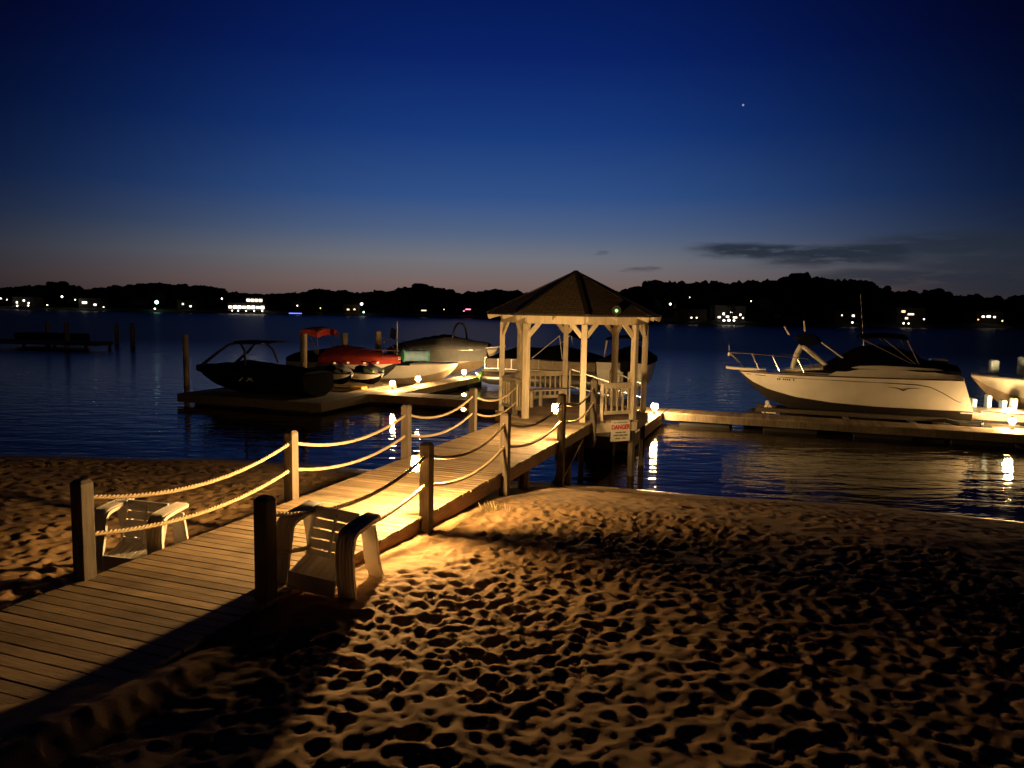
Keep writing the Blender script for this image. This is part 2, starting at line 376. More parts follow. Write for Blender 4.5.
pit = np.zeros_like(Z_s)
def stamp(n, t0, t1, s0, s1, ra, rb, da, db):
    for _ in range(n):
        a, b = RNG.uniform(t0, t1), RNG.uniform(s0, s1)
        r = RNG.uniform(ra, rb); el = RNG.uniform(1.0, 1.7); dep = RNG.uniform(da, db)*r/.16; th = RNG.uniform(0, PI)
        R_ = r*el*1.9
        i0, i1 = np.searchsorted(sy, (b-R_, b+R_)); j0, j1 = np.searchsorted(tx, (a-R_, a+R_))
        if i1-i0 < 2 or j1-j0 < 2: continue
        dx, dy = T_[i0:i1, j0:j1]-a, S_[i0:i1, j0:j1]-b
        u, w = (dx*math.cos(th)+dy*math.sin(th))/(r*el), (-dx*math.sin(th)+dy*math.cos(th))/r
        q = np.sqrt(u*u+w*w)
        pit[i0:i1, j0:j1] += np.where(q < 1, -dep*(1-q**2.2), 0) + .42*dep*np.exp(-((q-1.12)/.22)**2)
stamp(7600, -4.3, 8, 2.5, 11, .055, .11, .038, .068)
stamp(3200, -4.3, 12, 9, 18.2, .06, .14, .012, .034)
stamp(6000, -4.3, 9, 2.5, 12, .03, .07, .018, .035)
stamp(1500, -4.2, -1.2, 5, 11.5, .03, .075, .045, .085)
stamp(4200, -20, -6.3, 5, 16, .06, .13, .045, .085)
stamp(1800, -20, -6.3, 5, 16, .04, .08, .02, .04)
def vnoise(cell):
    a, b = T_/cell, S_/cell; i, j = np.floor(a).astype(int), np.floor(b).astype(int); fa, fb = a-i, b-j
    fa, fb = fa*fa*(3-2*fa), fb*fb*(3-2*fb); g = RNG.random((512, 512))
    q = lambda x, y: g[x % 512, y % 512]
    return (q(i,j)*(1-fa)+q(i+1,j)*fa)*(1-fb)+(q(i,j+1)*(1-fa)+q(i+1,j+1)*fa)*fb-.5
pit *= np.clip(.98+.8*vnoise(1.1)+.5*vnoise(.5), .5, 1.4)          # trampled patches and smoother ones
# tracks of footprints crossing the beach
def track(t0, s0, head, n):
    for i in range(n):
        a, b = t0+i*.62*math.sin(head), s0+i*.62*math.cos(head); sd_ = (.10 if i % 2 else -.10)
        a += sd_*math.cos(head); b -= sd_*math.sin(head)
        for off, r0, r1, dp in ((.08,.052,.085,.05),(-.08,.042,.06,.045)):
            dx, dy = T_-a-off*math.sin(head), S_-b-off*math.cos(head)
            q = np.hypot((dx*math.sin(head)+dy*math.cos(head))/r1, (dx*math.cos(head)-dy*math.sin(head))/r0)
            pit[...] += -dp*np.exp(-q**4) + .018*np.exp(-((q-1.35)/.25)**2)
track(-2.6, 4.2, .25, 12); track(1.4, 3.6, -.35, 13); track(3.4, 9.0, -1.0, 9); track(-3.4, 8.2, .9, 8); track(-8.2, 6.5, -.3, 9)
pit += .022*vnoise(.21)+.013*vnoise(.10)+.006*vnoise(.055)
# wind-smoothed low lumps
for fx, fy, ph, am in [(2.1,1.3,.3,.012),(1.2,2.6,1.7,.014),(3.7,3.1,2.2,.007),(5.3,2.2,.9,.006)]:
    pit += am*np.sin(fx*T_+ph+.7*np.sin(fy*S_*.6))*np.cos(fy*S_+ph*2)
lim = .06; pit = lim*np.tanh(pit/lim)
pit *= np.interp(S_, [2, 6, 9, 13], [.44, .50, .68, 1.0]); pit[T_ < -6.2] *= 1.25
calm = sstep(Z_s, .04, .22)*(1-.35*np.exp(-np.clip(T_+4.3, 0, 9)**2/.35)*(T_ > -4.35))
Z_s = Z_s + pit*calm
vv = np.empty((Z_s.size, 3)); vv[:,0] = (T_*CS+S_*SN).ravel(); vv[:,1] = (-T_*SN+S_*CS).ravel(); vv[:,2] = Z_s.ravel()
nr, nc = Z_s.shape; idx = np.arange(nr*nc).reshape(nr, nc)
qd = np.stack([idx[:-1,:-1], idx[:-1,1:], idx[1:,1:], idx[1:,:-1]], -1).reshape(-1, 4)
me = bpy.data.meshes.new('sand_beach'); me.vertices.add(len(vv)); me.vertices.foreach_set('co', vv.ravel())
me.loops.add(qd.size); me.loops.foreach_set('vertex_index', qd.ravel().astype(np.int32))
me.polygons.add(len(qd)); me.polygons.foreach_set('loop_start', np.arange(0, qd.size, 4, dtype=np.int32))
me.polygons.foreach_set('use_smooth', np.ones(len(qd), bool)); me.update(calc_edges=True); me.validate()
me.materials.append(M['sand']); ob = bpy.data.objects.new('sand_beach', me); COL.objects.link(ob); ob['kind'] = 'structure'
def sand_z(t, s):
    i = int(np.clip(np.searchsorted(sy, s), 1, len(sy)-1)); j = int(np.clip(np.searchsorted(tx, t), 1, len(tx)-1))
    return float(Z_s[i-1:i+1, j-1:j+1].mean())
MB().add([(-3000,-40,0),(3000,-40,0),(3000,4000,0),(-3000,4000,0)], [(0,1,2,3)]).build('lake_water', M['water'], kind='structure')
# ------------------------------------------------------------------ far shore
def ysh(x): return float(np.interp(x, [-900,-400,-218,-33,57,130,192,400,900], [480,345,318,300,240,250,280,330,480]))
SKY = [(0,285),(40,284),(60,280),(90,288),(110,285),(150,281),(200,283),(240,292),(290,292),(320,288),(370,290),(400,287),(420,282),(440,285),(460,292),(490,288),(515,289),(545,294),(600,293),(625,286),(650,277),(680,279),(700,278),(730,280),(770,275),(797,271),(820,274),(860,278),(880,287),(905,288),(930,288),(945,296),(960,293),(1000,295),(1024,291),(1200,290)]
def skyline(x, y):
    p = 512 + 760*x/y; yh = 308+.0175*(p-512)
    return 4.2 + (yh-float(np.interp(p, [a for a, b in SKY], [b for a, b in SKY])))/765*y
xs = np.linspace(-900, 900, 181); mb = MB(); secs = []
for q, h in [(-6,-1.5),(0,.25),(4,1.0),(25,2.2),(70,3.5),(160,5),(400,6)]:
    secs.append([(x, ysh(x)+q, h + (.5*math.sin(x*.11)+.4*math.sin(x*.037+q)) * (h > 1)) for x in xs])
mb.loft(secs).build('far_shore', M['land'], kind='structure')
def ground(x, q): return float(np.interp(q, [0,4,25,70,160], [.25,1.0,2.2,3.5,5]))
def leaves(mb, c, rx, ry, rz, n, size, cl=9):
    cen = []
    for _ in range(cl):
        a, z = random.uniform(0, 2*PI), random.uniform(-.75, .95); rr = math.sqrt(max(0, 1-z*z))*random.uniform(.45, .85)
        cen.append((rr*math.cos(a)*.9, rr*math.sin(a)*.9, z*.62, random.uniform(.26, .40)))
    for _ in range(n):
        a = random.choice(cen); d = Vector((random.gauss(0,1), random.gauss(0,1), random.gauss(0,1))).normalized()*a[3]*random.random()**.6
        p = Vector((c[0]+(a[0]+d.x)*rx, c[1]+(a[1]+d.y)*ry, c[2]+(a[2]+d.z)*rz))
        u = Vector((random.gauss(0,1), random.gauss(0,1), random.gauss(0,.7))).normalized(); w = u.orthogonal().normalized()
        s = size*random.uniform(.6, 1.3); mb.add([p-u*s, p+w*s*.6, p+u*s, p-w*s*.6], [(0,1,2,3)])
def lump(mb, c, rx, ry, rz, sub=2):
    # uneven solid heart of a crown
    n, m = 8, 5; vs = []; ph = random.uniform(0, 9)
    for i in range(m+1):
        th = PI*i/m
        for j in range(n):
            a = 2*PI*j/n; d = Vector((math.sin(th)*math.cos(a), math.sin(th)*math.sin(a), math.cos(th)))
            q = .8+.35*mnoise.noise(d*1.7+Vector((ph, c[0]*.1, c[1]*.1)))
            vs.append((c[0]+d.x*rx*q, c[1]+d.y*ry*q, c[2]+d.z*rz*q))
    fs = [(i*n+j, i*n+(j+1) % n, (i+1)*n+(j+1) % n, (i+1)*n+j) for i in range(m) for j in range(n)]
    mb.add(vs, fs)
HOUSES = [(p-512)/760*280 for p in (24,90,187,244,351,423,467,691,728,845,908,986)]
mb = MB(); x = -560.0
while x < 560:
    for q in (random.uniform(8,18), random.uniform(22,40), random.uniform(45,80)):
        y = ysh(x)+q; top = max(6, skyline(x, y)*random.uniform(.90, 1.02) if q > 20 else skyline(x, y)*random.uniform(.45,.8)); g = ground(x, q)
        if q < 20 and (random.random() < .45 or min(abs(x/ysh(x)*280-h_) for h_ in HOUSES) < 11): continue
        w = random.uniform(4.0, 6.4); hz = (top-g)*.52; c = (x+random.uniform(-2,2), y, g+hz*.98)
        lump(mb, c, w*.85, w*.85, hz*.95)
        for _ in range(4): lump(mb, (c[0]+random.uniform(-.6,.6)*w, c[1]-random.uniform(0,.4)*w, c[2]+hz*random.uniform(.25,.62)), w*random.uniform(.3,.5), w*.4, hz*random.uniform(.22,.36))
        leaves(mb, c, w*.92, w*.92, hz*.96, 110, .8, 7)
    for q in (34, 66):
        y = ysh(x)+q; top = max(4, skyline(x, y)*random.uniform(.80,.93)); g = ground(x, q); lump(mb, (x, y, (top+g)/2), 4.6, 4.2, (top-g)*.62)
    x += random.uniform(3.2, 5.2)
mb.build('far_woods', M['leaf'], kind='stuff')
def far_tree(x, q, h, w, label, leafm='leaf', n=420, pine=False):
    y = ysh(x)+q; g = ground(x, q)-.1
    t = thing('lakeside_tree', label, 'tree', (x, y, g), 0, 'trees on the far shore')
    m = MB(); m.tube([(0,0,0),(.1,0,h*.3),(.0,.1,h*.6),(0,0,h*.85)], [.035*h,.028*h,.018*h,.006*h], 7)
    for k in range(7):
        a = k*2.4; z = h*(.32+.07*k); m.tube([(0,0,z),(math.cos(a)*w*.4,math.sin(a)*w*.4,z+h*.10),(math.cos(a)*w*.75,math.sin(a)*w*.75,z+h*.16)], [.012*h,.008*h,.003*h], 5)
    m.build('trunk', M['bark'], t)
    m = MB(); [lump(m, (random.uniform(-.5,.5)*w*(i > 0), 0, h*(.62 if i == 0 else random.uniform(.66,.86))), w*(.85 if i == 0 else random.uniform(.3,.45)), w*(.8 if i == 0 else .4), h*(.37 if i == 0 else random.uniform(.10,.15))) for i in range(6)] if leafm == 'leaf' else None; leaves(m, (0,0,h*.60), w*.88, w*.88, h*.37, n, h*.024, 14); m.build('crown', M[leafm], t)
def px_x(p, q=12):
    x = (p-512)/760*280
    for _ in range(6): x = (p-512)/760*(ysh(x)+q)
    return x
for p, q, f, w, lb in [
    (60,30,1.0,6,'dark round tree rising over the leftmost far shore lights'),
    (152,35,1.02,7,'broad dark tree on the skyline above the green dock light'),
    (205,40,1.0,6,'dark tree on the far skyline just left of the lit lakeside restaurant'),
    (421,40,1.04,7.5,'big domed tree, tallest on the skyline left of the gazebo'),
    (447,42,1.0,5,'smaller round tree on the skyline right of the big domed tree'),
    (494,40,1.03,6,'dark tree on the skyline touching the left side of the gazebo roof'),
    (652,40,1.03,6.5,'dark tree on the skyline just right of the gazebo roof'),
    (717,45,1.02,6,'dark tree on the skyline above the brightest right shore house'),
    (797,45,1.05,8,'highest pointed tree on the right skyline under the cloud bank'),
    (905,40,1.0,5,'small dark tree between gaps on the right skyline above the amber lit house'),
    (931,38,1.06,6,'dark dome tree on the right skyline before the deep notch'),
    (1018,40,1.0,6,'dark tree on the skyline at the far right end of the shore')]:
    x = px_x(p, q); y = ysh(x)+q; far_tree(x, q, (skyline(x, y)-ground(x, q))*f, w, lb, pine=False)
far_tree(px_x(729,3), 3.0, 7.0, 2.6, 'floodlit pale green tree over the brightest right shore house', 'leaf_lit', 360)
far_tree(px_x(299,5), 5, 6.5, 1.8, 'floodlit slim tree beside the blue lit dock', 'leaf_lit', 260)
far_tree(px_x(321,6), 6, 7.5, 2.4, 'lone amber lit tree on the shore between blue dock and boathouse', 'leaf_lit', 320)
def house(p, q, w, h, label, wins, wm='win', wall='wallp', name='lake_house', cat='house', roofh=2.2, dep=7):
    """wins: (x, z, w, h) on the lake side"""
    x = px_x(p, q); y = ysh(x)+q; g = ground(x, q)-.2
    t = thing(name, label, cat, (x, y, g), 0, 'lit houses along the far shore')
    MB().box((0,dep/2,h/2), (w,dep,h)).build('wall', M[wall], t)
    rf = MB().prism([(-.6,h+.02),(dep+.6,h+.02),(dep/2,h+roofh)], 'x', -w/2-.5, w/2+.5).build('roof', M['roof2'], t)
    MB().box((w*.28,dep*.6,h+roofh*.75), (.8,.8,1.6)).build('chimney', M['walld'], rf)
    MB().box((w*.42,-.03,1.0), (.95,.06,2.0)).build('door', M['walld'], t)
    for a, b, c, d in wins:
        f = MB().box((a,-.04,b), (c+.24,.08,d+.24)).build('window', M['signw'], t)
        MB().box((a,-.1,b), (c*.75,.04,d*.6)).build('pane', M[wm], f)
    return t
house(24,10,9,4.2,'pale far shore house with three small lit windows, second from the left edge',[(-2.6,1.8,.9,1.1),(0.4,2.6,1.0,1.0),(2.4,1.6,.8,.9)],'winw')
house(90,8,9,4.2,'pale far shore house with one wide and one narrow lit window',[(-2.0,2.3,2.6,1.3),(2.4,1.5,1.4,1.0)],'winw')
house(187,9,8,4,'brown far shore house with two dim lit windows left of the restaurant',[(-1.6,2.4,.8,.9),(1.6,1.5,1.0,.9)],'winw','walld')
house(351,8,7,3.6,'small brown boathouse with two lit windows beside the bright white lamp',[(-1.4,1.4,1.2,.8),(1.2,1.5,.9,.8)],'win','walld')
house(423,9,8,3.8,'low dark far shore house with one long dim window',[(0,1.5,2.6,.6)],'win','walld')
house(467,9,7,3.6,'far shore house with a pink lit porch near the gazebo roof',[(.0,2.3,2.6,.6),(-1.6,1.6,.8,.5)],'far_pink','walld')
house(691,6,9,4,'dark house with two small round lit windows right of the gazebo',[(-.5,1.2,.55,.55),(1.2,1.2,.5,.5)],'winw','walld')
house(728,9,10,5.2,'brightest right shore house with a floodlit terrace of windows',[(-3.6,1.3,1.1,.8),(-2.2,2.4,.8,1.1),(-.9,1.5,1.2,.8),(.3,2.9,.9,.7),(1.6,1.3,1.6,.7),(3.3,2.2,.7,.9),(4.2,1.2,.6,.6)],'winw')
house(845,9,9,4.2,'dim right shore house with two far apart lit windows above the cruiser',[(-2.0,2.6,.5,.5),(1.8,2.5,1.0,.9)],'winw','walld')
house(908,10,10,5.5,'amber lit right shore house with a lit gable and porch',[(-2.8,4.2,1.6,1.1),(-.2,3.3,2.8,.9),(-1.6,1.9,1.3,1.0)],'win')
house(986,10,10,4.8,'pale far right house with a row of white lit windows',[(-2.4,2.9,1.2,.9),(-.4,3.0,1.8,1.0),(1.8,2.8,1.0,.8)],'winw')
# the long lit restaurant
x = px_x(244, 8); y = ysh(x)+8
t = thing('lakeside_restaurant', 'long brightly lit lakeside restaurant with rows of glowing windows on the left far shore', 'restaurant', (x,y,.9), 0)
MB().box((1.0,4,1.7), (15.5,8,3.4)).build('wall', M['wallp'], t); MB().box((4.0,4.3,4.6), (7,7,2.4)).build('upper_storey', M['wallp'], t)
MB().prism([(-1,3.41),(9,3.41),(4,4.6)], 'x', -7.3, .45).build('roof', M['roof2'], t)
MB().prism([(-.2,5.81),(8.6,5.81),(4.2,7.0)], 'x', .1, 8.0).build('roof', M['roof2'], t)
MB().box((0,-2.6,.35), (18,5,.3)).build('terrace', M['walld'], t)
for i in range(8):
    f = MB().box((-5.7+i*1.9,-.04,1.7), (1.6,.08,1.7)).build('window', M['signw'], t); MB().box((-5.7+i*1.9,-.1,1.7), (1.36,.04,1.2 if i % 3 else .9)).build('pane', M['winw'], f)
for i in range(4):
    f = MB().box((1.5+i*1.7,.76,4.6), (1.4,.08,1.3)).build('window', M['signw'], t); MB().box((1.5+i*1.7,.70,4.6), (1.2,.04,1.0)).build('pane', M['winw'], f)
def shore_lamp(p, q, h, label, m='far_lamp', r=.28):
    r *= 1.05
    x = px_x(p, q); g = ground(x, max(q,0)) if q >= 0 else .3
    t = thing('shore_lamp', label, 'lamp', (x, ysh(x)+q, g), 0, 'lamps along the far shore')
    MB().tube([(0,0,-.8 if q < 0 else -.2),(0,0,h)], .06, 6).build('pole', M['dark'], t)
    MB().lathe([(.02,0),(r*.8,r*.4),(r,r),(r*.8,r*1.6),(.02,r*2)], 10, (0,0,h)).build('globe', M[m], t)
for p, q, h, m, r, lb in [
    (2,4,3.2,'far_lamp',.25,'white lamp at the left edge of the far shore'),
    (8,4,2.8,'far_lamp',.2,'faint white lamp second from the left edge of the far shore'),
    (18,-3,1.0,'far_lamp',.28,'low white dock lamp below the house with three windows'),
    (29,-3,1.2,'far_lamp',.26,'low white dock lamp right of the house with three windows'),
    (48,3,1.0,'far_lamp',.22,'single small white lamp between two left shore houses'),
    (63,5,4.2,'far_lamp',.38,'large bright white lamp high on the left shore'),
    (76,5,3.2,'far_lamp',.22,'small white lamp just left of the house with the wide window'),
    (104,2,.8,'far_lamp',.2,'tiny white lamp near the water right of the house with the wide window'),
    (157,3,2.4,'far_green',.75,'big greenish lamp alone on the left shore'),
    (155,-3,.8,'far_lamp',.3,'small white dock lamp under the big greenish lamp'),
    (222,5,4.6,'far_lamp',.3,'tall white lamp at the left end of the lit restaurant'),
    (232,-3,.7,'far_lamp',.24,'first low dock lamp in front of the lit restaurant'),
    (238,-3,.7,'far_lamp',.26,'second low dock lamp from the left before the lit restaurant'),
    (246,-3,.7,'far_lamp',.24,'middle low dock lamp before the lit restaurant'),
    (254,-3,.7,'far_lamp',.24,'fourth low dock lamp from the left before the lit restaurant'),
    (262,-3,.7,'far_lamp',.28,'rightmost low dock lamp before the lit restaurant'),
    (297,4,2.4,'far_lamp',.22,'lamp at the foot of the floodlit slim tree'),
    (320,5,1.5,'far_amber',.2,'amber lamp at the foot of the lone lit tree'),
    (361,4,3.2,'far_lamp',.52,'very bright white lamp on the shore left of the big domed tree'),
    (363,-2,.9,'far_green',.34,'low greenish dock lamp under the very bright white lamp'),
    (443,4,2.0,'far_amber',.16,'faint amber lamp between the dark house and the pink porch'),
    (668,12,4.6,'far_lamp',.34,'single bright white lamp just right of the gazebo eave'),
    (687,14,7.0,'far_lamp',.14,'faint high lamp among the trees right of the gazebo'),
    (722,-1,.8,'far_lamp',.34,'left dock lamp under the brightest right shore house'),
    (727,-1,.8,'far_lamp',.4,'middle dock lamp under the brightest right shore house'),
    (732,-1,.9,'far_lamp',.3,'right dock lamp under the brightest right shore house'),
    (748,12,6.2,'far_lamp',.16,'faint lamp in the trees right of the brightest house'),
    (850,-2,.9,'far_lamp',.26,'low dock lamp under the dim house above the cruiser'),
    (901,-2,.9,'far_lamp',.26,'left dock lamp under the amber lit house'),
    (906,-2,.9,'far_lamp',.22,'second dock lamp under the amber lit house'),
    (921,0,2.4,'far_lamp',.22,'small white lamp right of the amber lit house'),
    (975,3,2.0,'far_amber',.18,'small reddish lamp left of the row of white windows'),
    (999,3,1.6,'far_amber',.22,'small amber lamp right of the row of white windows')]:
    shore_lamp(p, q, h, lb, m, r)
x = px_x(295, -4)
t = thing('lit_dock', 'low far dock edged with a blue light', 'dock', (x, ysh(x)-4, 0), 0)
MB().box((0,2,.5), (7,4,.25)).build('platform', M['walld'], t); MB().box((0,-.04,.62), (5,.08,.3)).build('light_strip', M['far_blue'], t)
for a in (-3,3): MB().tube([(a,.2,-1),(a,.2,1.2)], .12, 6).build('piling', M['pile'], t)
# dark dock with pilings out on the left
c0 = Vector((-41, 66, 0)); t = thing('dark_dock', 'unlit dark dock far out on the left with its hoist frame', 'dock', c0, R(-8))
MB().box((0,0,.55), (12,2.4,.3)).build('platform', M['pile'], t)
for a in (-5.5,-2.5,.5,3.5,5.8): MB().tube([(a,1.0,-1),(a,1.0,.55)], .13, 8).build('support_pile', M['pile'], t)
MB().box((-1.5,3.2,.7), (6,2.2,1.0)).build('covered_hoist', M['canvas'], t, bevel=.15)
def piling(x, y, top, lb, r=.13, g='wooden mooring pilings', m='pile'):
    b = MB(); b.lathe([(r*1.08,0),(r*1.02,1.0+top*.3),(r,top+.97),(r*.82,top+1.0)], 12)
    o = b.build('mooring_piling', M[m]); o.location = (x, y, -1.0); o.rotation_euler = (random.uniform(-.015,.015), random.uniform(-.02,.02), random.uniform(0,3)); tag(o, lb, 'piling', g)
for p, yb, lb in [(47,72,'faint leftmost piling by the dark far dock'),(66,66,'pale thick piling second from the left by the dark far dock'),(116,74,'faint piling third from the left by the dark far dock'),(132,70,'pale piling rightmost of the four by the dark far dock')]:
    piling((p-512)/760*yb, yb, 4.2-(322-300.5)*yb/760, lb, .20, 'pilings by the dark far dock', 'float')
piling((302-512)/760*33.5, 33.5, 2.95, 'thick wooden piling behind the covered black boat', .15)
piling((345-512)/760*40, 40, 2.75, 'wooden piling just right of the red sunshade', .16)
piling((378-512)/760*41, 41, 2.85, 'wooden piling standing over the red covered boat', .16)
piling((185-512)/760*38, 38, 2.6, 'dark piling left of the covered black boat', .14)
# ================================================================== BOARDWALK
DZ = 1.45; TL, TR = -6.44, -4.42; S0, S1 = 2.3, 17.95; TM = (TL+TR)/2
bw = thing('boardwalk', 'weathered plank boardwalk with rope posts running from the sand out to the gazebo', 'boardwalk', W(TM, S0, 0), ALONG)
hw = (TR-TL)/2; LN = S1-S0
m = MB(); y = 0.0; bwid = .142
while y < LN-.05:
    j = random.uniform(-.012, .012); dzz = random.uniform(-.002, .002)
    m.box((j, y+bwid/2, DZ-.019+dzz), (2*hw+.04, bwid-.012, .038)); y += bwid
m.build('deck_boards', M['deck'], bw, bevel=.004)
m = MB()
for i in range(int(LN/bwid)):
    for x in (-hw+.05, -.5, .5, hw-.05):
        for dy in (.035, .105):
            px_, py_ = x+random.uniform(-.012,.012), i*bwid+dy+random.uniform(-.006,.006)
            m.add([(px_+.006*math.cos(a*PI/3), py_+.006*math.sin(a*PI/3), DZ+.0035) for a in range(6)], [tuple(range(6))])
m.build('nail_heads', M['dark'], bw, kind='stuff')
for sx_ in (-1, 1): MB().box((sx_*(hw-.03), LN/2, DZ-.15), (.045, LN, .215)).build('fascia_board', M['fascia'], bw)
for sx_ in (-.5, 0, .5): MB().box((sx_*hw, LN/2, DZ-.15), (.045, LN-.1, .20)).build('joist', M['pile'], bw)
SPL = [5.46, 8.90, 12.35, 15.5, 18.35]; SPR = [5.70, 8.87, 11.83, 15.21, 18.02]
tops = {}
def rail_post(t_, s_, top, bot, key):
    h = .073; x, y_ = t_-TM, s_-S0
    b = MB().box((x, y_, (top-.03+bot)/2), (2*h, 2*h, top-.03-bot))
    b.loft([[(x-h,y_-h,top-.03),(x+h,y_-h,top-.03),(x+h,y_+h,top-.03),(x-h,y_+h,top-.03)], [(x-.05,y_-.05,top),(x+.05,y_-.05,top),(x+.05,y_+.05,top),(x-.05,y_+.05,top)]], ring=True, smooth=False)
    b.add([(x-.05,y_-.05,top),(x+.05,y_-.05,top),(x+.05,y_+.05,top),(x-.05,y_+.05,top)], [(0,1,2,3)])
    if key in ('R3', 'R5'):
        b.loft([[(x-h,y_-h,bot),(x+h,y_-h,bot),(x+h,y_+h,bot),(x-h,y_+h,bot)], [(x-h,y_-.01,bot-.2),(x+.01,y_-.01,bot-.2),(x+.01,y_+.01,bot-.2),(x-h,y_+.01,bot-.2)]], ring=True, smooth=False)
    b.build('rail_post', M['post'], bw, bevel=.006); tops[key] = (t_, s_, top)
PT_L, PT_R = TL-.055, TR+.035
for i, s_ in enumerate(SPL): rail_post(PT_L+(.035 if i == 0 else -.03), s_, DZ+[1.0,.98,.95,.97,.9][i], [.7,.7,.0,-1.2,-1.6][i], 'L%d' % (i+1))
for i, s_ in enumerate(SPR): rail_post(PT_R-(.09 if i == 0 else 0), s_, DZ+[.98,.98,1.0,.98,1.05][i], [1.0,1.0,DZ-.35,-.6,DZ-.45][i], 'R%d' % (i+1))
for s_ in (10.6, 13.4, 16.4):
    for sx_ in (-1, 1): MB().tube([(sx_*(hw-.16), s_-S0, -1.8), (sx_*(hw-.16), s_-S0, DZ-.06)], .11, 10).build('support_pile', M['pile'], bw)
MB().bar((hw-.02, 14.0-S0, .15), (hw-.02, 16.9-S0, DZ-.28), .045, .19, (1,0,0)).build('cross_brace', M['pile'], bw)
# ropes slung between the posts
def rope(p0, p1, sag, label, r=.0125):
    a, b = W(*p0), W(*p1); n = int((b-a).length/.018); L = (b-a).length
    base_ = a.copy(); mb = MB(); ctr = []
    for i in range(n+1):
        q = i/n; p = a.lerp(b, q); p.z -= 4*sag*q*(1-q); ctr.append(p-base_)
    d = (b-a).normalized(); x = d.cross(Vector((0,0,1))).normalized(); z = x.cross(d)
    for k in range(3):
        mb.tube([c+(x*math.cos(i/n*L*2*PI/.16+k*2*PI/3)+z*math.sin(i/n*L*2*PI/.16+k*2*PI/3))*r for i, c in enumerate(ctr)], r*1.12, 6)
    o = mb.build('rope', M['rope'], angle=80); o.location = base_; tag(o, label, 'rope', 'ropes slung between the boardwalk posts')
ORD = ['first', 'second', 'third', 'fourth', 'fifth']
for side, n in (('L', 5), ('R', 5)):
    for i in range(1, n):
        t0, s0, z0 = tops['%s%d' % (side, i)]; t1, s1, z1 = tops['%s%d' % (side, i+1)]
        nm = 'left' if side == 'L' else 'right'
        for lv, (da, sg) in (('upper', (.19, .20+.02*random.random())), ('lower', (.57, .17+.03*random.random()))):
            rope((t0, s0+.07, z0-da), (t1, s1-.07, z1-da), sg, '%s rope sagging between the %s and %s posts on the %s side of the boardwalk' % (lv, ORD[i-1], ORD[i], nm))
# ------------------------------------------------------------------ lamps
def post_lantern(key, label, drop, gm='lamp'):
    t_, s_, top = tops[key]
    l = thing('post_lantern', label, 'lantern', W(t_-.146, s_-.01, top-drop), ALONG, 'lit lanterns on the boardwalk posts')
    MB().lathe([(.030,-.13),(.055,-.125),(.056,-.105),(.045,-.10)], 16).build('base', M['dark'], l)
    MB().lathe([(.042,-.10),(.060,-.075),(.066,-.01),(.060,.06),(.042,.10)], 16).build('glass_globe', M[gm], l)
    MB().lathe([(.044,.10),(.062,.105),(.045,.135),(.012,.15)], 16).build('cap', M['dark'], l)
    MB().tube([(0,0,.145),(0,0,.17),(.02,0,.185),(.074,0,.18)], .006, 6).box((.068,0,.175), (.01,.04,.08)).build('hook', M['dark'], l)
post_lantern('R2', 'lit lantern on the tall near right post beside the white beach chair', .285)
post_lantern('R4', 'lit lantern on the right post just before the gazebo', .31, 'lamp4')
def dock_lamp(t_, s_, label, z=.452, h=.20, gm='lampd'):
    l = thing('dock_lamp', label, 'lamp', W(t_, s_, z), ALONG, 'lit lamps standing on the floating docks')
    MB().box((0,0,h/2), (.12,.12,h)).box((0,0,.012), (.2,.2,.024)).build('post', M['pile'], l, bevel=.004)
    MB().lathe([(.055,h),(.10,h+.04),(.115,h+.10),(.10,h+.17),(.055,h+.20)], 16).build('glass_globe', M[gm], l)
    MB().lathe([(.052,h+.20),(.075,h+.205),(.05,h+.235),(.01,h+.25)], 16).build('cap', M['dark'], l)
dock_lamp(-4.42, 27.4, 'lit lamp at the foot of the gangway right of the gazebo', gm='lampr')
dock_lamp(-16.6, 30.1, 'lit lamp at the dock corner right of the jet skis')
dock_lamp(-16.6, 32.6, 'lit lamp in front of the white bow carrying the foam roll')
dock_lamp(-16.2, 37.2, 'lit lamp in front of the grey covered boat')
dock_lamp(7.15, 29.3, 'lit lamp at the right end of the right dock', gm='lampe')
dock_lamp(7.5, 31.0, 'added lit lamp behind the right end lamp, standing in for its reflection in the hull', z=.452, h=.34, gm='lampe')  # added glow in place of the end lamp's reflection in the boat hull
# ================================================================== GAZEBO
GC = W(-5.38, 19.68, 0); RG = 1.92
gz = thing('gazebo', 'octagonal cream timber gazebo with a brown shingled roof at the end of the boardwalk', 'gazebo', GC, ALONG)
def ov(k, r, z=0.0):
    a = -PI/2 - PI/8 + k*PI/4       # k=0: A, 1: B, 2: C ... counter-clockwise seen from above
    return Vector((r*math.cos(a), r*math.sin(a), z))
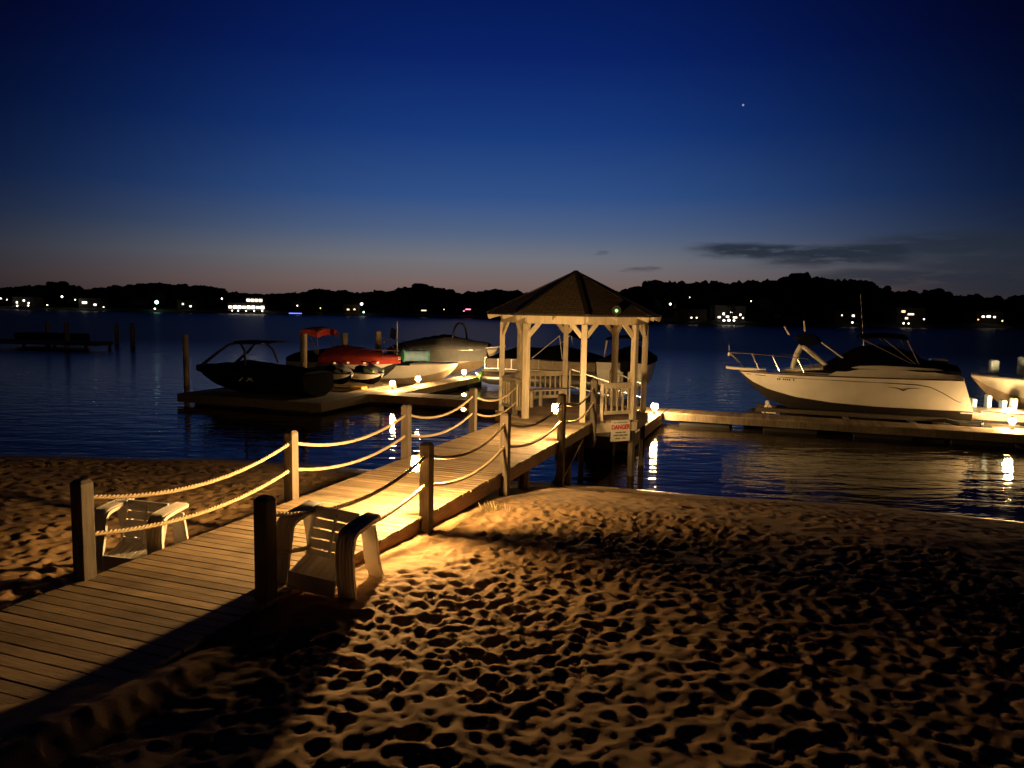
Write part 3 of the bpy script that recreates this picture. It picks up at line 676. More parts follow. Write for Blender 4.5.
# floor boards clipped to the octagon
m = MB(); ap = (RG+.17)*math.cos(PI/8); y = -ap
while y < ap-.01:
    y2 = min(y+.142, ap); ym = max(abs(y), abs(y2)); half = (RG+.17)*math.sin(PI/8) if False else None
    lim = ap if ym <= (RG+.17)*math.sin(PI/8) else ap-(ym-(RG+.17)*math.sin(PI/8))
    m.box((0, (y+y2)/2, DZ-.017), (2*lim, y2-y-.01, .038)); y += .142
m.build('floor_boards', M['deck'], gz, bevel=.004)
for k in range(8):
    MB().bar(ov(k, RG+.13, DZ-.15), ov(k+1, RG+.13, DZ-.15), .045, .225).build('rim_joist', M['cream'] if k in (1,) else M['fascia'], gz)
for q in (-.9, 0, .9): MB().box((q, 0, DZ-.13), (.05, 2*ap-.7, .18)).build('floor_joist', M['pile'], gz)
BT = DZ+2.58
for k in range(8):
    p = ov(k, RG); a = math.atan2(p.y, p.x); rot = Matrix.Rotation(a, 3, 'Z')
    po = MB().box((p.x, p.y, (BT-.2+DZ-.26)/2), (.135, .135, BT-.2-DZ+.26), rot).build('post', M['cream'], gz, bevel=.008)
    MB().box((p.x, p.y, (DZ-.26-1.9)/2), (.128, .128, DZ-.26+1.9), rot).build('lower_post', M['pile'] if k != 2 else M['post'], po, bevel=.008)
    p2 = ov(k+1, RG)
    MB().bar(ov(k, RG, BT-.10), ov(k+1, RG, BT-.10), .09, .20).build('top_beam', M['cream'], gz, bevel=.006)
    d = (p2-p).normalized()
    for s_, e in ((p, d), (p2, -d)):
        b0 = s_+e*.05+Vector((0,0,BT-.50)); b1 = s_+e*.34+Vector((0,0,BT-.17))
        n_ = (b1-b0).normalized(); side = Vector((-n_.z*e.x, -n_.z*e.y, math.hypot(n_.x, n_.y)))
        MB().bar(b0, b1, .07, .115, d.cross(Vector((0,0,1))).cross(n_)).build('knee_brace', M['cream'], gz, bevel=.006)
# roof
RE, ZE, ZA = 2.34, BT+.03, BT+1.17
vs = []; fs = []; uv = []
for k in range(8):
    a, b, c = ov(k, RE, ZE), ov(k+1, RE, ZE), Vector((0,0,ZA)); w = (b-a).length; mid = (a+b)/2; h = (c-mid).length; o = len(vs)
    vs += [a, b, c]; fs.append((o, o+1, o+2)); uv += [(k*3.1-w/2, 0), (k*3.1+w/2, 0), (k*3.1, h)]
    a2, b2 = ov(k, RE, ZE-.035), ov(k+1, RE, ZE-.035); o = len(vs)
    vs += [a2, b2, b, a]; fs.append((o, o+1, o+2, o+3)); uv += [(0,0)]*4
m = MB(); m.add(vs, fs); rf = m.build('roof', M['roof'], gz)
ul = rf.data.uv_layers.new(name='UVMap')
for i, q in enumerate(uv): ul.data[i].uv = q
m = MB()
for k in range(8): m.add([ov(k, RE-.004, ZE-.034), Vector((0,0,ZA-.045)), ov(k+1, RE-.004, ZE-.034)], [(0,1,2)])
m.build('soffit', M['cream'], rf)
for k in range(8):
    a = ov(k, RE+.015, ZE+.012); MB().bar(a, Vector((0,0,ZA+.012)), .11, .02).build('hip_cap', M['roof'], rf)
    MB().bar(ov(k, RE-.03, ZE-.10), ov(k, RG-.5, ZE+.18), .05, .13).build('rafter', M['cream'], gz)
    MB().bar((ov(k, RE-.05)+ov(k+1, RE-.05))/2+Vector((0,0,ZE-.09)), (ov(k, RG-.5)+ov(k+1, RG-.5))/2+Vector((0,0,ZE+.16)), .045, .11).build('rafter', M['cream'], gz)
MB().lathe([(.16,ZA-.055),(.06,ZA+.0),(.02,ZA+.012)], 8, smooth=False).build('roof_peak', M['roof'], rf)
def rail_panel(k, q0, q1):
    a, b = ov(k, RG), ov(k+1, RG); p0, p1 = a.lerp(b, q0), a.lerp(b, q1); L = (p1-p0).length
    up_ = Vector((0,0,1))
    pr = MB().bar(p0+up_*(DZ+.92), p1+up_*(DZ+.92), .09, .05).bar(p0+up_*(DZ+.85), p1+up_*(DZ+.85), .04, .09).bar(p0+up_*(DZ+.20), p1+up_*(DZ+.20), .05, .09).build('rail_panel', M['cream'], gz, bevel=.004)
    n = max(2, int(L/.16))
    for i in range(n):
        p = p0.lerp(p1, (i+.5)/n); MB().bar(p+up_*(DZ+.24), p+up_*(DZ+.81), .05, .035, p1-p0).build('baluster', M['cream'], pr)
rail_panel(1, .40, .96); MB().box(ov(1,RG).lerp(ov(2,RG), .38)+Vector((0,0,DZ+.46)), (.09,.09,.96)).build('newel_post', M['cream'], gz, bevel=.005)
for k, a, b in ((7, .05, .95), (6, .05, .95), (5, .05, .95), ): rail_panel(k, a, b)
for k in (5, 6):
    a, b = ov(k, RG-.12), ov(k+1, RG-.12); c, d = ov(k, RG-.55), ov(k+1, RG-.55); z = DZ+.42
    vv_ = [Vector((p.x, p.y, z+dz)) for dz in (0, .04) for p in (a.lerp(b,.04), b.lerp(a,.04), d, c)]
    bn = MB().add(vv_, [(3,2,1,0),(4,5,6,7),(0,1,5,4),(1,2,6,5),(2,3,7,6),(3,0,4,7)]).build('bench_seat', M['cream'], gz)
    for q in (.2, .8):
        p = c.lerp(d, q); MB().box((p.x, p.y, DZ+.21), (.08,.08,.415)).build('bench_leg', M['cream'], bn)
# green marker light on the eave
p = GC + Matrix.Rotation(ALONG, 3, 'Z') @ (ov(1, RE).lerp(ov(2, RE), .46)*.985 + Vector((0,0,ZE+.07)))
t = thing('marker_light', 'round dark marker light with a green lens on the gazebo eave', 'light', p, R(-180-5))
MB().tube([(0,-.03,.06),(0,.10,.06)], .11, 18).build('housing', M['dark'], t); MB().tube([(0,.101,.05),(0,.118,.05)], [.04,.03], 14).build('lens', M['led'], t)
MB().box((0,.03,-.06), (.06,.06,.10)).build('bracket', M['dark'], t)
# danger sign
p = W(-5.38, 19.68, 0) + Matrix.Rotation(ALONG, 3, 'Z') @ (ov(1, RG+.19).lerp(ov(2, RG+.19), .67)); p.z = 1.215
sg = thing('danger_sign', 'white board with red DANGER lettering hung low on the gazebo side', 'sign', p, R(25.1))
MB().box((0,0,0), (.56,.014,.53)).build('sign_board', M['signw'], sg, bevel=.003)
text_mesh('danger_lettering', 'DANGER', .155, M['signr'], sg, (0,-.0085,.085), (R(90),0,0), .002, .006, .86)
def words(z, spans, h=.026):
    m = MB()
    for a, b in spans:
        x = a
        while x < b: m.box((x+.011, -.009, z), (.017, .003, h)); x += .024
    m.build('small_lettering', M['signk'], sg)
words(.205, [(-.20,-.13),(-.10,.02),(.05,.19)], .02); words(-.045, [(-.15,.03),(.06,.15)], .03)
words(-.115, [(-.20,-.07),(-.04,.06),(.09,.20)], .034); words(-.195, [(-.15,-.02),(.06,.14)], .03)
for x in (-.25, .25):
    for z in (-.24, .24): MB().tube([(x,-.006,z),(x,-.012,z)], .008, 8).build('screw', M['chrome'], sg)
# ================================================================== GANGWAY AND FLOATING DOCKS
g0, g1 = 21.46, 27.4; gw = thing('gangway', 'sloping gangway with white pipe handrails leading from the gazebo down to the docks', 'gangway', W(-5.38, g0, 0), ALONG)
LG = g1-g0; za, zb = DZ-.01, .53; zl = lambda y: za+(zb-za)*y/LG
m = MB(); y = .02
while y < LG: m.box((0, y+.07, zl(y+.07)-.02), (1.15, .132, .035), Matrix.Rotation(math.atan2(zb-za, LG), 3, 'X')); y += .142
m.build('deck_boards', M['deck'], gw)
for sx_ in (-.6, .6):
    MB().bar((sx_, 0, za-.10), (sx_, LG, zb-.06), .05, .16).build('side_beam', M['alu'], gw)
    h = MB(); h.tube([(sx_, .05, za-.05), (sx_, .05, za+.95), (sx_, .12, za+1.0), (sx_, LG-.1, zb+1.0), (sx_, LG, zb+.92), (sx_, LG, zb-.05)], .024, 8)
    h.tube([(sx_, .05, za+.5), (sx_, LG, zb+.5)], .02, 8)
    for q in (1.5, 3.0, 4.5): h.tube([(sx_, q, zl(q)-.05), (sx_, q, zl(q)+1.0)], .022, 8)
    h.build('handrail', M['plastic'], gw)
def floating_dock(label, t0, t1, s0, s1, z=.45, along='t', th=.36, tanks=True, skirt='fascia', name='floating_dock', deckm='deck'):
    d = thing(name, label, 'dock', W((t0+t1)/2, (s0+s1)/2, 0), ALONG, 'floating docks')
    w, l = t1-t0, s1-s0; m = MB(); n = int((w if along == 't' else l)/.142); st = (w if along == 't' else l)/n
    for i in range(n):
        q = -(w if along == 't' else l)/2+st*(i+.5)
        m.box((q, 0, z-.018) if along == 't' else (0, q, z-.018), (st-.012, l+.03, .036) if along == 't' else (w+.03, st-.012, .036))
    m.build('deck_boards', M[deckm], d)
    for a, b in (((0,-l/2+.02),(w-.1,.05)), ((0,l/2-.02),(w-.1,.05)), ((-w/2+.02,0),(.05,l)), ((w/2-.02,0),(.05,l))):
        MB().box((a[0], a[1], z-.04-th/2+.04), (b[0], b[1], th-.04)).build('fascia_board', M[skirt], d)
    if tanks:
        L = max(w, l); k = max(2, int(L/2.6))
        for i in range(k):
            q = -L/2+L*(i+.5)/k
            MB().box((q,0,.0) if w >= l else (0,q,.0), (L/k*.62, min(w,l)*.86, .3) if w >= l else (min(w,l)*.86, L/k*.62, .3)).build('float_tank', M['rubber'], d, bevel=.04)
    return d
floating_dock('dark sided landing dock under the foot of the gangway', -6.5, -4.25, 21.95, 28.18, .452, 's', .42)
floating_dock('long right dock with ribbed decking in front of the white cruiser', -4.2, 13.5, 28.2, 29.45, .448, 't', .30, skirt='pile')
floating_dock('left main dock running from the gangway towards the jet skis', -17.9, -4.24, 28.2, 29.5, .446, 't', .34)
floating_dock('lamp lit finger dock between the covered boats and the pontoon boat', -16.75, -15.65, 29.53, 39.2, .45, 's', .30, skirt='float')
floating_dock('low wooden dock carrying the covered black boat', -23.6, -16.65, 24.6, 28.15, .45, 't', .36, skirt='shadewood', deckm='shadewood')
floating_dock('right finger dock beside the pale blue cushioned boat', 6.7, 7.7, 29.48, 38, .45, 's', .30, skirt='float')
# ================================================================== BEACH CHAIRS
def make_chair():
    c = thing('beach_chair', '', 'chair', (0,0,0), ALONG, 'white resin beach chairs')
    for sx_ in (-1, 1):
        path = [(-.36,0,.05),(-.40,.16,.035),(-.42,.34,.015),(-.425,.52,0),(-.415,.62,0),(-.375,.675,0),(-.29,.70,0),(-.05,.72,.0),(.14,.735,.01)]
        fine = []
        for i in range(len(path)-1):
            p0, p1, p2, p3 = [Vector(path[min(max(j, 0), len(path)-1)]) for j in (i-1, i, i+1, i+2)]
            for u in (0, .33, .66): fine.append(tuple(.5*((2*p1)+(p2-p0)*u+(2*p0-5*p1+4*p2-p3)*u*u+(3*p1-p0-3*p2+p3)*u**3)))
        path = fine+[path[-1]]
        secs = []
        for i, (y_, z_, fl) in enumerate(path):
            a = path[max(0,i-1)]; b = path[min(len(path)-1,i+1)]; d = Vector((b[0]-a[0], b[1]-a[1])).normalized(); nrm = (-d.y, d.x)
            out = []; w = .098 if i < 20 else .098-.004*(i-19)
            ridg = [(-1,.0),(-.82,.020),(-.64,.0),(-.46,.020),(-.28,.0),(-.09,.020),(.09,.0),(.28,.020),(.46,.0),(.64,.020),(.82,.0),(1,.012)]
            for q, r_ in ridg: out.append((sx_*(.335+fl)+q*w, y_+nrm[0]*r_, z_+nrm[1]*r_))
            for q in (1, .85, -.85, -1): out.append((sx_*(.335+fl)+q*w, y_-nrm[0]*(.012 if abs(q) < 1 else .03), z_-nrm[1]*(.012 if abs(q) < 1 else .03)))
            secs.append(out)
        MB().loft(secs, ring=True, caps=True, smooth=True).build('arm', M['plastic'], c)
        secs = [[(sx_*.335-.085, y_-.02, z_), (sx_*.335+.085, y_-.02, z_), (sx_*.335+.085, y_+.02, z_), (sx_*.335-.085, y_+.02, z_)] for y_, z_ in ((.03,.66),(.12,.45),(.20,.22),(.34,0))]
        MB().loft(secs, ring=True, caps=True, smooth=False).build('rear_leg', M['plastic'], c, bevel=.006)
    m = MB(); yb = lambda z: -.10+.20*(z-.25)
    for i in range(5):
        z = .29+i*.100; m.box((0, yb(z), z), (.53, .022, .088), Matrix.Rotation(-.22, 3, 'X'))
    m.box((0, yb(.14), .135), (.50, .02, .23), Matrix.Rotation(-.2, 3, 'X'))
    for x in (-.245, 0, .245): m.bar((x, yb(.24)-.004, .24), (x, yb(.735)-.004, .735), .05 if x else .034, .030, (1,0,0))
    m.bar((-.25, yb(.735), .735), (.25, yb(.735), .735), .04, .045)
    m.build('backrest', M['plastic'], c, bevel=.004)
    m = MB()
    for i in range(7): x = -.225+i*.075; m.bar((x, -.10, .27), (x, -.40, .17), .070, .022)
    m.box((0,-.40,.11), (.52,.03,.17)).box((0,-.12,.235), (.52,.04,.05)); m.build('seat', M['plastic'], c, bevel=.004)
    return c
ch = make_chair(); ch['label'] = 'white resin beach chair standing against the right edge of the boardwalk'
ch.location = W(-4.27, 6.48, 1.385); ch.rotation_euler = (0, R(5), ALONG+R(3))
c2 = copy_tree(ch); c2['label'] = 'white resin beach chair half hidden on the sand left of the boardwalk'
c2.location = W(-7.02, 6.75, 1.10); c2.rotation_euler = (R(-3), R(3), ALONG+R(14))
# a little dry grass under the boardwalk edge
gt, gs = -4.05, 10.5; m = MB()
for _ in range(26):
    a = random.uniform(0, 2*PI); r_ = random.uniform(0, .16); x, y_ = r_*math.cos(a)*1.6, r_*math.sin(a); h = random.uniform(.06, .16); l = random.uniform(-.07, .07); l2 = random.uniform(-.07,.07)
    m.add([(x-.004, y_, -.03), (x+.004, y_, -.03), (x+l*.5+.003, y_+l2*.5, h*.6), (x+l, y_+l2, h)], [(0,1,2),(0,2,3)])
o = m.build('grass_tuft', M['grass']); o.location = W(gt, gs, sand_z(gt, gs)); tag(o, 'small dry grass tuft on the sand under the boardwalk edge', 'grass tuft')
# ================================================================== BOATS
FR = [0, .18, .36, .55, .72, .85, .94, 1.0]
class Hull:
    def __init__(s, L, B, H, sheer=None, sz=None, ch=None, cz=None, kz=None):
        s.L, s.B, s.H = L, B, H
        s.hs = [b*B/2 for b in (sheer or [.93,.98,1,.98,.84,.60,.32,.02])]
        s.zs = [z*H for z in (sz or [.94,.95,.96,.98,1.0,1.02,1.04,1.05])]
        s.hc = [b*B/2 for b in (ch or [.84,.88,.88,.80,.58,.32,.12,.012])]
        s.zc = [z*H for z in (cz or [.36,.36,.37,.42,.52,.66,.82,1.0])]
        s.zk = [z*H for z in (kz or [0,0,0,.03,.14,.36,.66,.99])]
    def at(s, f, arr): return float(np.interp(f, FR, arr))
    def build(s, t, top, bot, rail=None, deck=None, n=28, camber=.05, rake=.12):
        fs = [i/n for i in range(n+1)]
        A = lambda f: (s.at(f,s.hs), s.at(f,s.zs), s.at(f,s.hc), s.at(f,s.zc), s.at(f,s.zk))
        yr = lambda f, z: f*s.L-rake*max(0, 1-f*6)*(s.at(f,s.zs)-z)/s.H
        m = MB()
        for sg in (-1, 1):
            secs = []
            for f in fs:
                a, za, c, zc, zk = A(f); y = f*s.L
                mid = (a*.60+c*.40 + .015, zc+(za-zc)*.5)
                pts = [(sg*c, yr(f,zc), zc), (sg*(c+.02), yr(f,zc), zc+.02), (sg*mid[0], yr(f,mid[1]), mid[1]), (sg*a, y, za)]
                secs.append(pts if sg > 0 else pts[::-1])
            m.loft(secs)
        a, za, c, zc, zk = A(0)
        m.add([(-a,0,za),(-c,yr(0,zc),zc),(0,yr(0,zk),zk),(c,yr(0,zc),zc),(a,0,za)], [(0,1,2,3,4)])
        h = m.build('hull', M[top], t)
        m = MB(); m.loft([[(-A(f)[2], yr(f,A(f)[3]), A(f)[3]), (-A(f)[2]*.5, yr(f,A(f)[4]*.55+A(f)[3]*.45), A(f)[4]*.55+A(f)[3]*.45-.02), (0, yr(f,A(f)[4]), A(f)[4]), (A(f)[2]*.5, yr(f,A(f)[4]*.55+A(f)[3]*.45), A(f)[4]*.55+A(f)[3]*.45-.02), (A(f)[2], yr(f,A(f)[3]), A(f)[3])][::-1] for f in fs])
        m.build('hull_bottom', M[bot], t)
        m = MB(); m.loft([[(-A(f)[0], f*s.L, A(f)[1]), (-A(f)[0]*.5, f*s.L, A(f)[1]+camber*.8), (0, f*s.L, A(f)[1]+camber), (A(f)[0]*.5, f*s.L, A(f)[1]+camber*.8), (A(f)[0], f*s.L, A(f)[1])] for f in fs])
        m.build('deck', M[deck or top], t)
        if rail:
            m = MB()
            m.tube([(-A(f)[0]-.005, f*s.L, A(f)[1]-.03) for f in fs]+[(A(f)[0]+.005, f*s.L, A(f)[1]-.03) for f in fs[::-1]], .022, 8)
            m.build('rub_rail', M[rail], t)
        return h
    def cover(s, t, f0, f1, hts, m_, over=.05, n=20, name='canvas_cover', skirt=.12):
        """canvas from gunwale to gunwale, hts: [(f, height of ridge)]"""
        secs = []
        for i in range(n+1):
            f = f0+(f1-f0)*i/n; a = s.at(f, s.hs)+over*.5; z = s.at(f, s.zs); h = float(np.interp(f, [p[0] for p in hts], [p[1] for p in hts]))
            row = [(-a-.012, f*s.L, z-skirt)]
            for k in range(9):
                q = -1+k/4; sag = .02*math.sin(i*1.9+k)
                row.append((a*q, f*s.L, z+.02+(h+sag)*(1-abs(q)**1.8)+.02*(1-abs(q))))
            row.append((a+.012, f*s.L, z-skirt)); secs.append(row)
        m = MB(); m.loft(secs)
        m.add(secs[0], [tuple(range(len(secs[0])))]); m.add(secs[-1], [tuple(range(len(secs[-1])))[::-1]])
        return m.build(name, M[m_], t, angle=60)
def bimini(t, y0, y1, half, z0, z1, mt, metal='alu', foot=None, sag=.1, th=.05):
    secs = [[(half*q, y0+(y1-y0)*i/6, z1-.14*q*q-sag*abs(i/3-1)**2) for q in (-1,-.66,-.33,0,.33,.66,1)] for i in range(7)]
    MB().slab(secs, th).build('sunshade', M[mt], t, bevel=.04 if th > .1 else 0)
    m = MB(); ym = foot if foot is not None else (y0+y1)/2
    for yy in (y0+.05, (y0+y1)/2, y1-.05):
        m.tube([(-half, ym, z0), (-half*.99, yy, z1-.22), (-half*.5, yy, z1-.10), (half*.5, yy, z1-.10), (half*.99, yy, z1-.22), (half, ym, z0)], .018, 7)
    m.build('sunshade_frame', M[metal], t)
# ---- the white cabin cruiser, bow to the left
cr_ = thing('cabin_cruiser', 'large white cabin cruiser with black canvas on a lift behind the right dock', 'boat', W(5.75, 31.0, .42), BOW_L)
H = Hull(7.5, 2.55, 1.62, sheer=[.95,.99,1,.97,.82,.58,.32,.03], sz=[.98,.97,.96,.95,.94,.935,.935,.935], ch=[.82,.86,.86,.78,.56,.30,.10,.012], cz=[.30,.30,.30,.33,.40,.53,.70,.925], kz=[0,0,0,.01,.08,.26,.58,.915])
H.build(cr_, 'white', 'antifoul', 'brown', camber=.06, rake=.55)
z0 = lambda y: H.at(y/H.L, H.zs); h0 = lambda y: H.at(y/H.L, H.hs)
# cabin trunk with camber
secs = []
for y, hh, k in [(2.9,.30,.80),(3.4,.34,.80),(4.0,.33,.79),(4.7,.28,.76),(5.3,.21,.70),(5.8,.12,.60),(6.15,.03,.48)]:
    w = h0(y)*k; z = z0(y)+.03
    secs.append([(-w-.06, y, z), (-w, y, z+hh*.72), (-w*.75, y, z+hh), (0, y, z+hh*1.12), (w*.75, y, z+hh), (w, y, z+hh*.72), (w+.06, y, z)])
m = MB().loft(secs); m.add(secs[0], [tuple(range(7))]); m.add(secs[-1], [tuple(range(7))[::-1]]); cab = m.build('cabin_trunk', M['white'], cr_, angle=50)
for sg in (-1, 1):
    P = []
    for i in range(13):
        y = 3.15+2.2*i/12; w = h0(y)*.79+.035; hh = .115*math.sin(PI*min(1, (i/12)**.7*1.02)) if i not in (0, 12) else .004
        P.append((y, w, hh))
    a = [(sg*(w+.012), y, z0(y)+.10-hh*.35) for y, w, hh in P]; b = [(sg*(w-.005), y, z0(y)+.11+hh*.85) for y, w, hh in P]
    MB().loft([a, b] if sg > 0 else [b, a]).build('cabin_window', M['glass'], cr_)
# raised cockpit side (coaming) sweeping forward
secs = []
for sg in (1,):
    pass
for sg in (-1, 1):
    secs = []
    for y, hh in [(-.02,.08),(.35,.26),(.9,.36),(1.8,.40),(2.6,.42),(3.3,.39),(3.9,.24),(4.3,.03)]:
        w = h0(max(y,0)); z = z0(max(y,0))-.01
        secs.append([(sg*(w-.01), y, z), (sg*(w-.05), y, z+hh*.6), (sg*(w-.10), y, z+hh), (sg*(w-.26), y, z+hh), (sg*(w-.28), y, z)])
    if sg < 0: secs = [s[::-1] for s in secs]
    MB().loft(secs, caps=True).build('coaming', M['white'], cr_, angle=50)
# pinstripe following the sheer, dropping at the stern, and the small mark
for sg in (-1, 1):
    pts = []
    for y, d in [(.03,.80),(.22,.72),(.62,.48),(1.0,.30),(1.35,.235),(2.2,.20),(4,.17),(5.5,.15),(6.6,.13),(7.2,.11)]:
        f = y/H.L; za, zc, a, c = z0(y), H.at(f,H.zc), h0(y), H.at(f,H.hc); mx_, mz = a*.6+c*.4+.015, zc+(za-zc)*.5
        q = za-d; x = np.interp(q, [zc+.02, mz, za], [c+.02, mx_, a]); pts.append((sg*(float(x)+.004), y, q))
    MB().tube(pts, .014, 6).build('pinstripe', M['brown'], cr_)
    P = lambda y, d: (sg*(float(np.interp(z0(y)-d, [H.at(y/H.L,H.zc)+.02, H.at(y/H.L,H.zc)+(z0(y)-H.at(y/H.L,H.zc))*.5, z0(y)], [H.at(y/H.L,H.hc)+.02, h0(y)*.6+H.at(y/H.L,H.hc)*.4+.015, h0(y)]))+.006), y, z0(y)-d)
    MB().tube([P(2.35,.34), P(2.05,.36), P(1.85,.44), P(1.7,.36), P(1.35,.35)], [.004,.012,.024,.012,.004], 6).build('hull_emblem', M['brown'], cr_)
    m = MB()
    for i in range(9):
        if i in (2, 7): continue
        y = 6.05-i*.07; a = P(y,.22); m.box((a[0]+sg*.006, a[1], a[2]), (.012,.045,.06))
    m.build('registration_marks', M['dark'], cr_)
# cockpit canvas
H2 = Hull(7.5, 2.3, 1.62); H2.hs = [x*.93 for x in H.hs]; H2.zs = [z+.26 for z in H.zs]
H2.cover(cr_, .012, .60, [(.0,.12),(.06,.22),(.17,.34),(.175,.55),(.33,.80),(.42,.78),(.5,.5),(.60,.02)], 'canvas', skirt=.10)
bimini(cr_, 1.75, 3.3, .95, z0(2)+.34, z0(2)+1.55, 'canvas', foot=1.3, sag=.06)
MB().tube([(.95,3.0,z0(3)+.9),(.95,3.05,z0(3)+1.25),(.97,3.25,z0(3)+3.0)], [.02,.016,.006], 6).build('antenna', M['alu'], cr_)
MB().box((.55,.55,z0(0)+.50), (.5,.55,.22)).build('stern_seat', M['white'], cr_, bevel=.06)
# bow pulpit, rail and anchor light
m = MB(); m.loft([[(-w, y, z0(6.8)+dz), (w, y, z0(6.8)+dz), (w, y, z0(6.8)+dz+.10), (-w, y, z0(6.8)+dz+.10)] for y, w, dz in ((6.5,.34,.01),(7.2,.27,.02),(7.85,.2,.03),(8.0,.1,.05))], ring=True, caps=True, smooth=False)
m.build('bow_pulpit', M['white'], cr_, bevel=.02)
for sg in (-1, 1):
    m = MB(); zz = z0(6.5)+.07
    m.tube([(sg*.16,7.9,zz+.60),(sg*.28,7.2,zz+.60),(sg*.62,6.3,zz+.58),(sg*.9,5.4,zz+.54),(sg*.98,5.0,zz+.50),(sg*1.0,4.75,zz+.02)], .012, 8)
    for a, b in (((.16,7.9,.60),(.17,7.3,.05)), ((.33,7.05,.60),(.42,6.75,.03)), ((.62,6.3,.58),(.72,6.0,.0)), ((.9,5.4,.54),(.98,5.15,.0))):
        m.tube([(sg*a[0],a[1],zz+a[2]),(sg*b[0],b[1],zz+b[2])], .014, 7)
    m.build('bow_rail', M['chrome'], cr_)
m = MB(); m.tube([(-.16,7.9,z0(6.5)+.67),(.16,7.9,z0(6.5)+.67)], .016, 8); m.tube([(0,7.9,z0(6.5)+.67),(.02,7.93,z0(6.5)+1.0)], .01, 6); m.build('bow_staff', M['chrome'], cr_)
MB().lathe([(.02,-.09),(.05,-.06),(.055,0),(.04,.05),(.01,.07)], 10, (.12,7.92,z0(6.5)+.62)).build('bow_light', M['plastic'], cr_)
# folded forward sunshade standing on the cabin roof
zc_ = z0(5)+.30; m = MB()
for sg in (-1, 1):
    x = sg*.55
    m.tube([(x,5.55,zc_-.12),(x*.96,5.40,zc_+.42),(x*.9,5.28,zc_+.72)], [.09,.10,.08], 8); m.tube([(x*.9,5.25,zc_+.74),(x*1.0,4.85,zc_+.42),(x*1.05,4.35,zc_+.02)], [.09,.09,.07], 8)
    m.tube([(x*.95,4.55,zc_+.85),(x*1.0,4.0,zc_+.45),(x*1.02,3.75,zc_+.28)], .03, 8)
m.tube([(-.5,5.3,zc_+.70),(.5,5.3,zc_+.70)], .035, 8); m.build('sunshade_legs', M['plastic'], cr_)
secs = [[(x, 5.15+.40*math.cos(a)*(1+.25*math.sin(3*a+x*5))*(1-.12*abs(x))-.14*abs(math.sin(x*3)), zc_+.95+(.24*math.sin(a))*(1-.15*abs(x))) for a in [k*PI/6 for k in range(12)]] for x in (-.72,-.5,-.2,.1,.4,.62,.74)]
MB().loft(secs, ring=True, caps=True).build('folded_sunshade', M['navy'], cr_)
m = MB(); m.tube([(.45,5.92,zc_+1.42),(.45,5.72,zc_+1.10)], .035, 8); m.build('rod', M['plastic'], cr_)
m = MB(); m.tube([(.45,5.22,zc_+1.65),(.45,5.16,zc_+1.25)], .035, 8); m.build('rod', M['plastic'], cr_)
m = MB(); m.box((0,-.35,.42), (1.9,.7,.06)); m.build('swim_platform', M['white'], cr_, bevel=.02)
m = MB(); m.box((0,-.22,.10), (.32,.42,.5)).lathe([(.02,-.1),(.08,-.06),(.09,.08),(.03,.16)], 10, (0,-.3,-.28)); m.build('outdrive', M['dark'], cr_, bevel=.04)
# lift
lf = thing('boat_lift', 'low floating cradle lift holding the white cruiser', 'boat lift', W(2.4, 31.0, 0), ALONG)
for a in (-1.15, 1.15): MB().tube([(-3.6,a,.12),(-3.4,a,.12),(3.6,a,.12),(3.8,a,.12)], [.06,.22,.22,.06], 14).build('lift_tank', M['rubber'], lf)
for a in (-2.4, 0, 2.2): MB().box((a,0,.34), (.14,2.5,.12)).build('cross_beam', M['alu'], lf)
for a in (-.55, .55): MB().bar((-3.2,a,.50), (3.3,a,.50), .16, .16).build('bunk', M['shadewood'], lf, bevel=.02)
MB().bar((-2.95,0,.30), (-2.78,0,.70), .08, .10).tube([(-2.80,-.14,.72),(-2.80,.14,.72)], .08, 12).prism([(-2.85,.30),(-2.45,.30),(-2.72,.68)], 'y', -.05, .05).build('bow_stop', M['plastic'], lf)
for o_ in lf.children: pass
lf.location = W(2.15, 31.0, 0)
# ---- covered black boat on the left float
tb = thing('tow_boat', 'black covered tow boat with a pale X mark on the left dock', 'boat', W(-18.0, 26.4, .36), BOW_L)
H = Hull(6.2, 2.4, 1.05); H.build(tb, 'black', 'black', 'rubber')
H.cover(tb, .01, .985, [(0,.10),(.15,.24),(.40,.32),(.55,.40),(.66,.28),(.85,.12),(1,.02)], 'canvas', skirt=.16)
m = MB()
for sg in (-1, 1):
    m.tube([(sg*1.06,4.95,1.25),(sg*1.0,4.25,1.75),(sg*.85,3.75,2.12),(sg*.7,3.5,2.2)], [.07,.06,.05,.05], 8); m.tube([(sg*1.08,2.75,1.3),(sg*.9,2.9,1.9),(sg*.78,3.2,2.2)], .05, 8)
m.tube([(-.75,3.5,2.2),(.75,3.5,2.2)], .05, 8); m.tube([(-.75,2.4,2.22),(.75,2.4,2.22)], .04, 8)
for sg in (-.7,.7): m.tube([(sg,3.7,2.18),(sg,2.2,2.22)], .04, 8)
m.build('tow_tower', M['dark'], tb); MB().slab([[(x, y, 2.27+.03*math.cos(x*2)) for x in (-.72,-.3,.3,.72)] for y in (3.6,3.0,2.3,1.75)], .05).build('tower_cover', M['canvas'], tb)
m = MB()
for sg in (1,):
    xx = -1.215
    m2 = []
    for (y0_, z0_, y1_, z1_) in [(2.62,.70,2.28,.88),(2.62,.88,2.28,.70),(2.98,.68,2.80,.84)]:
        m.bar((-1.165,y0_,z0_), (-1.165,y1_,z1_), .03, .05, (1,0,0))
m.build('hull_emblem', M['plastic'], tb)
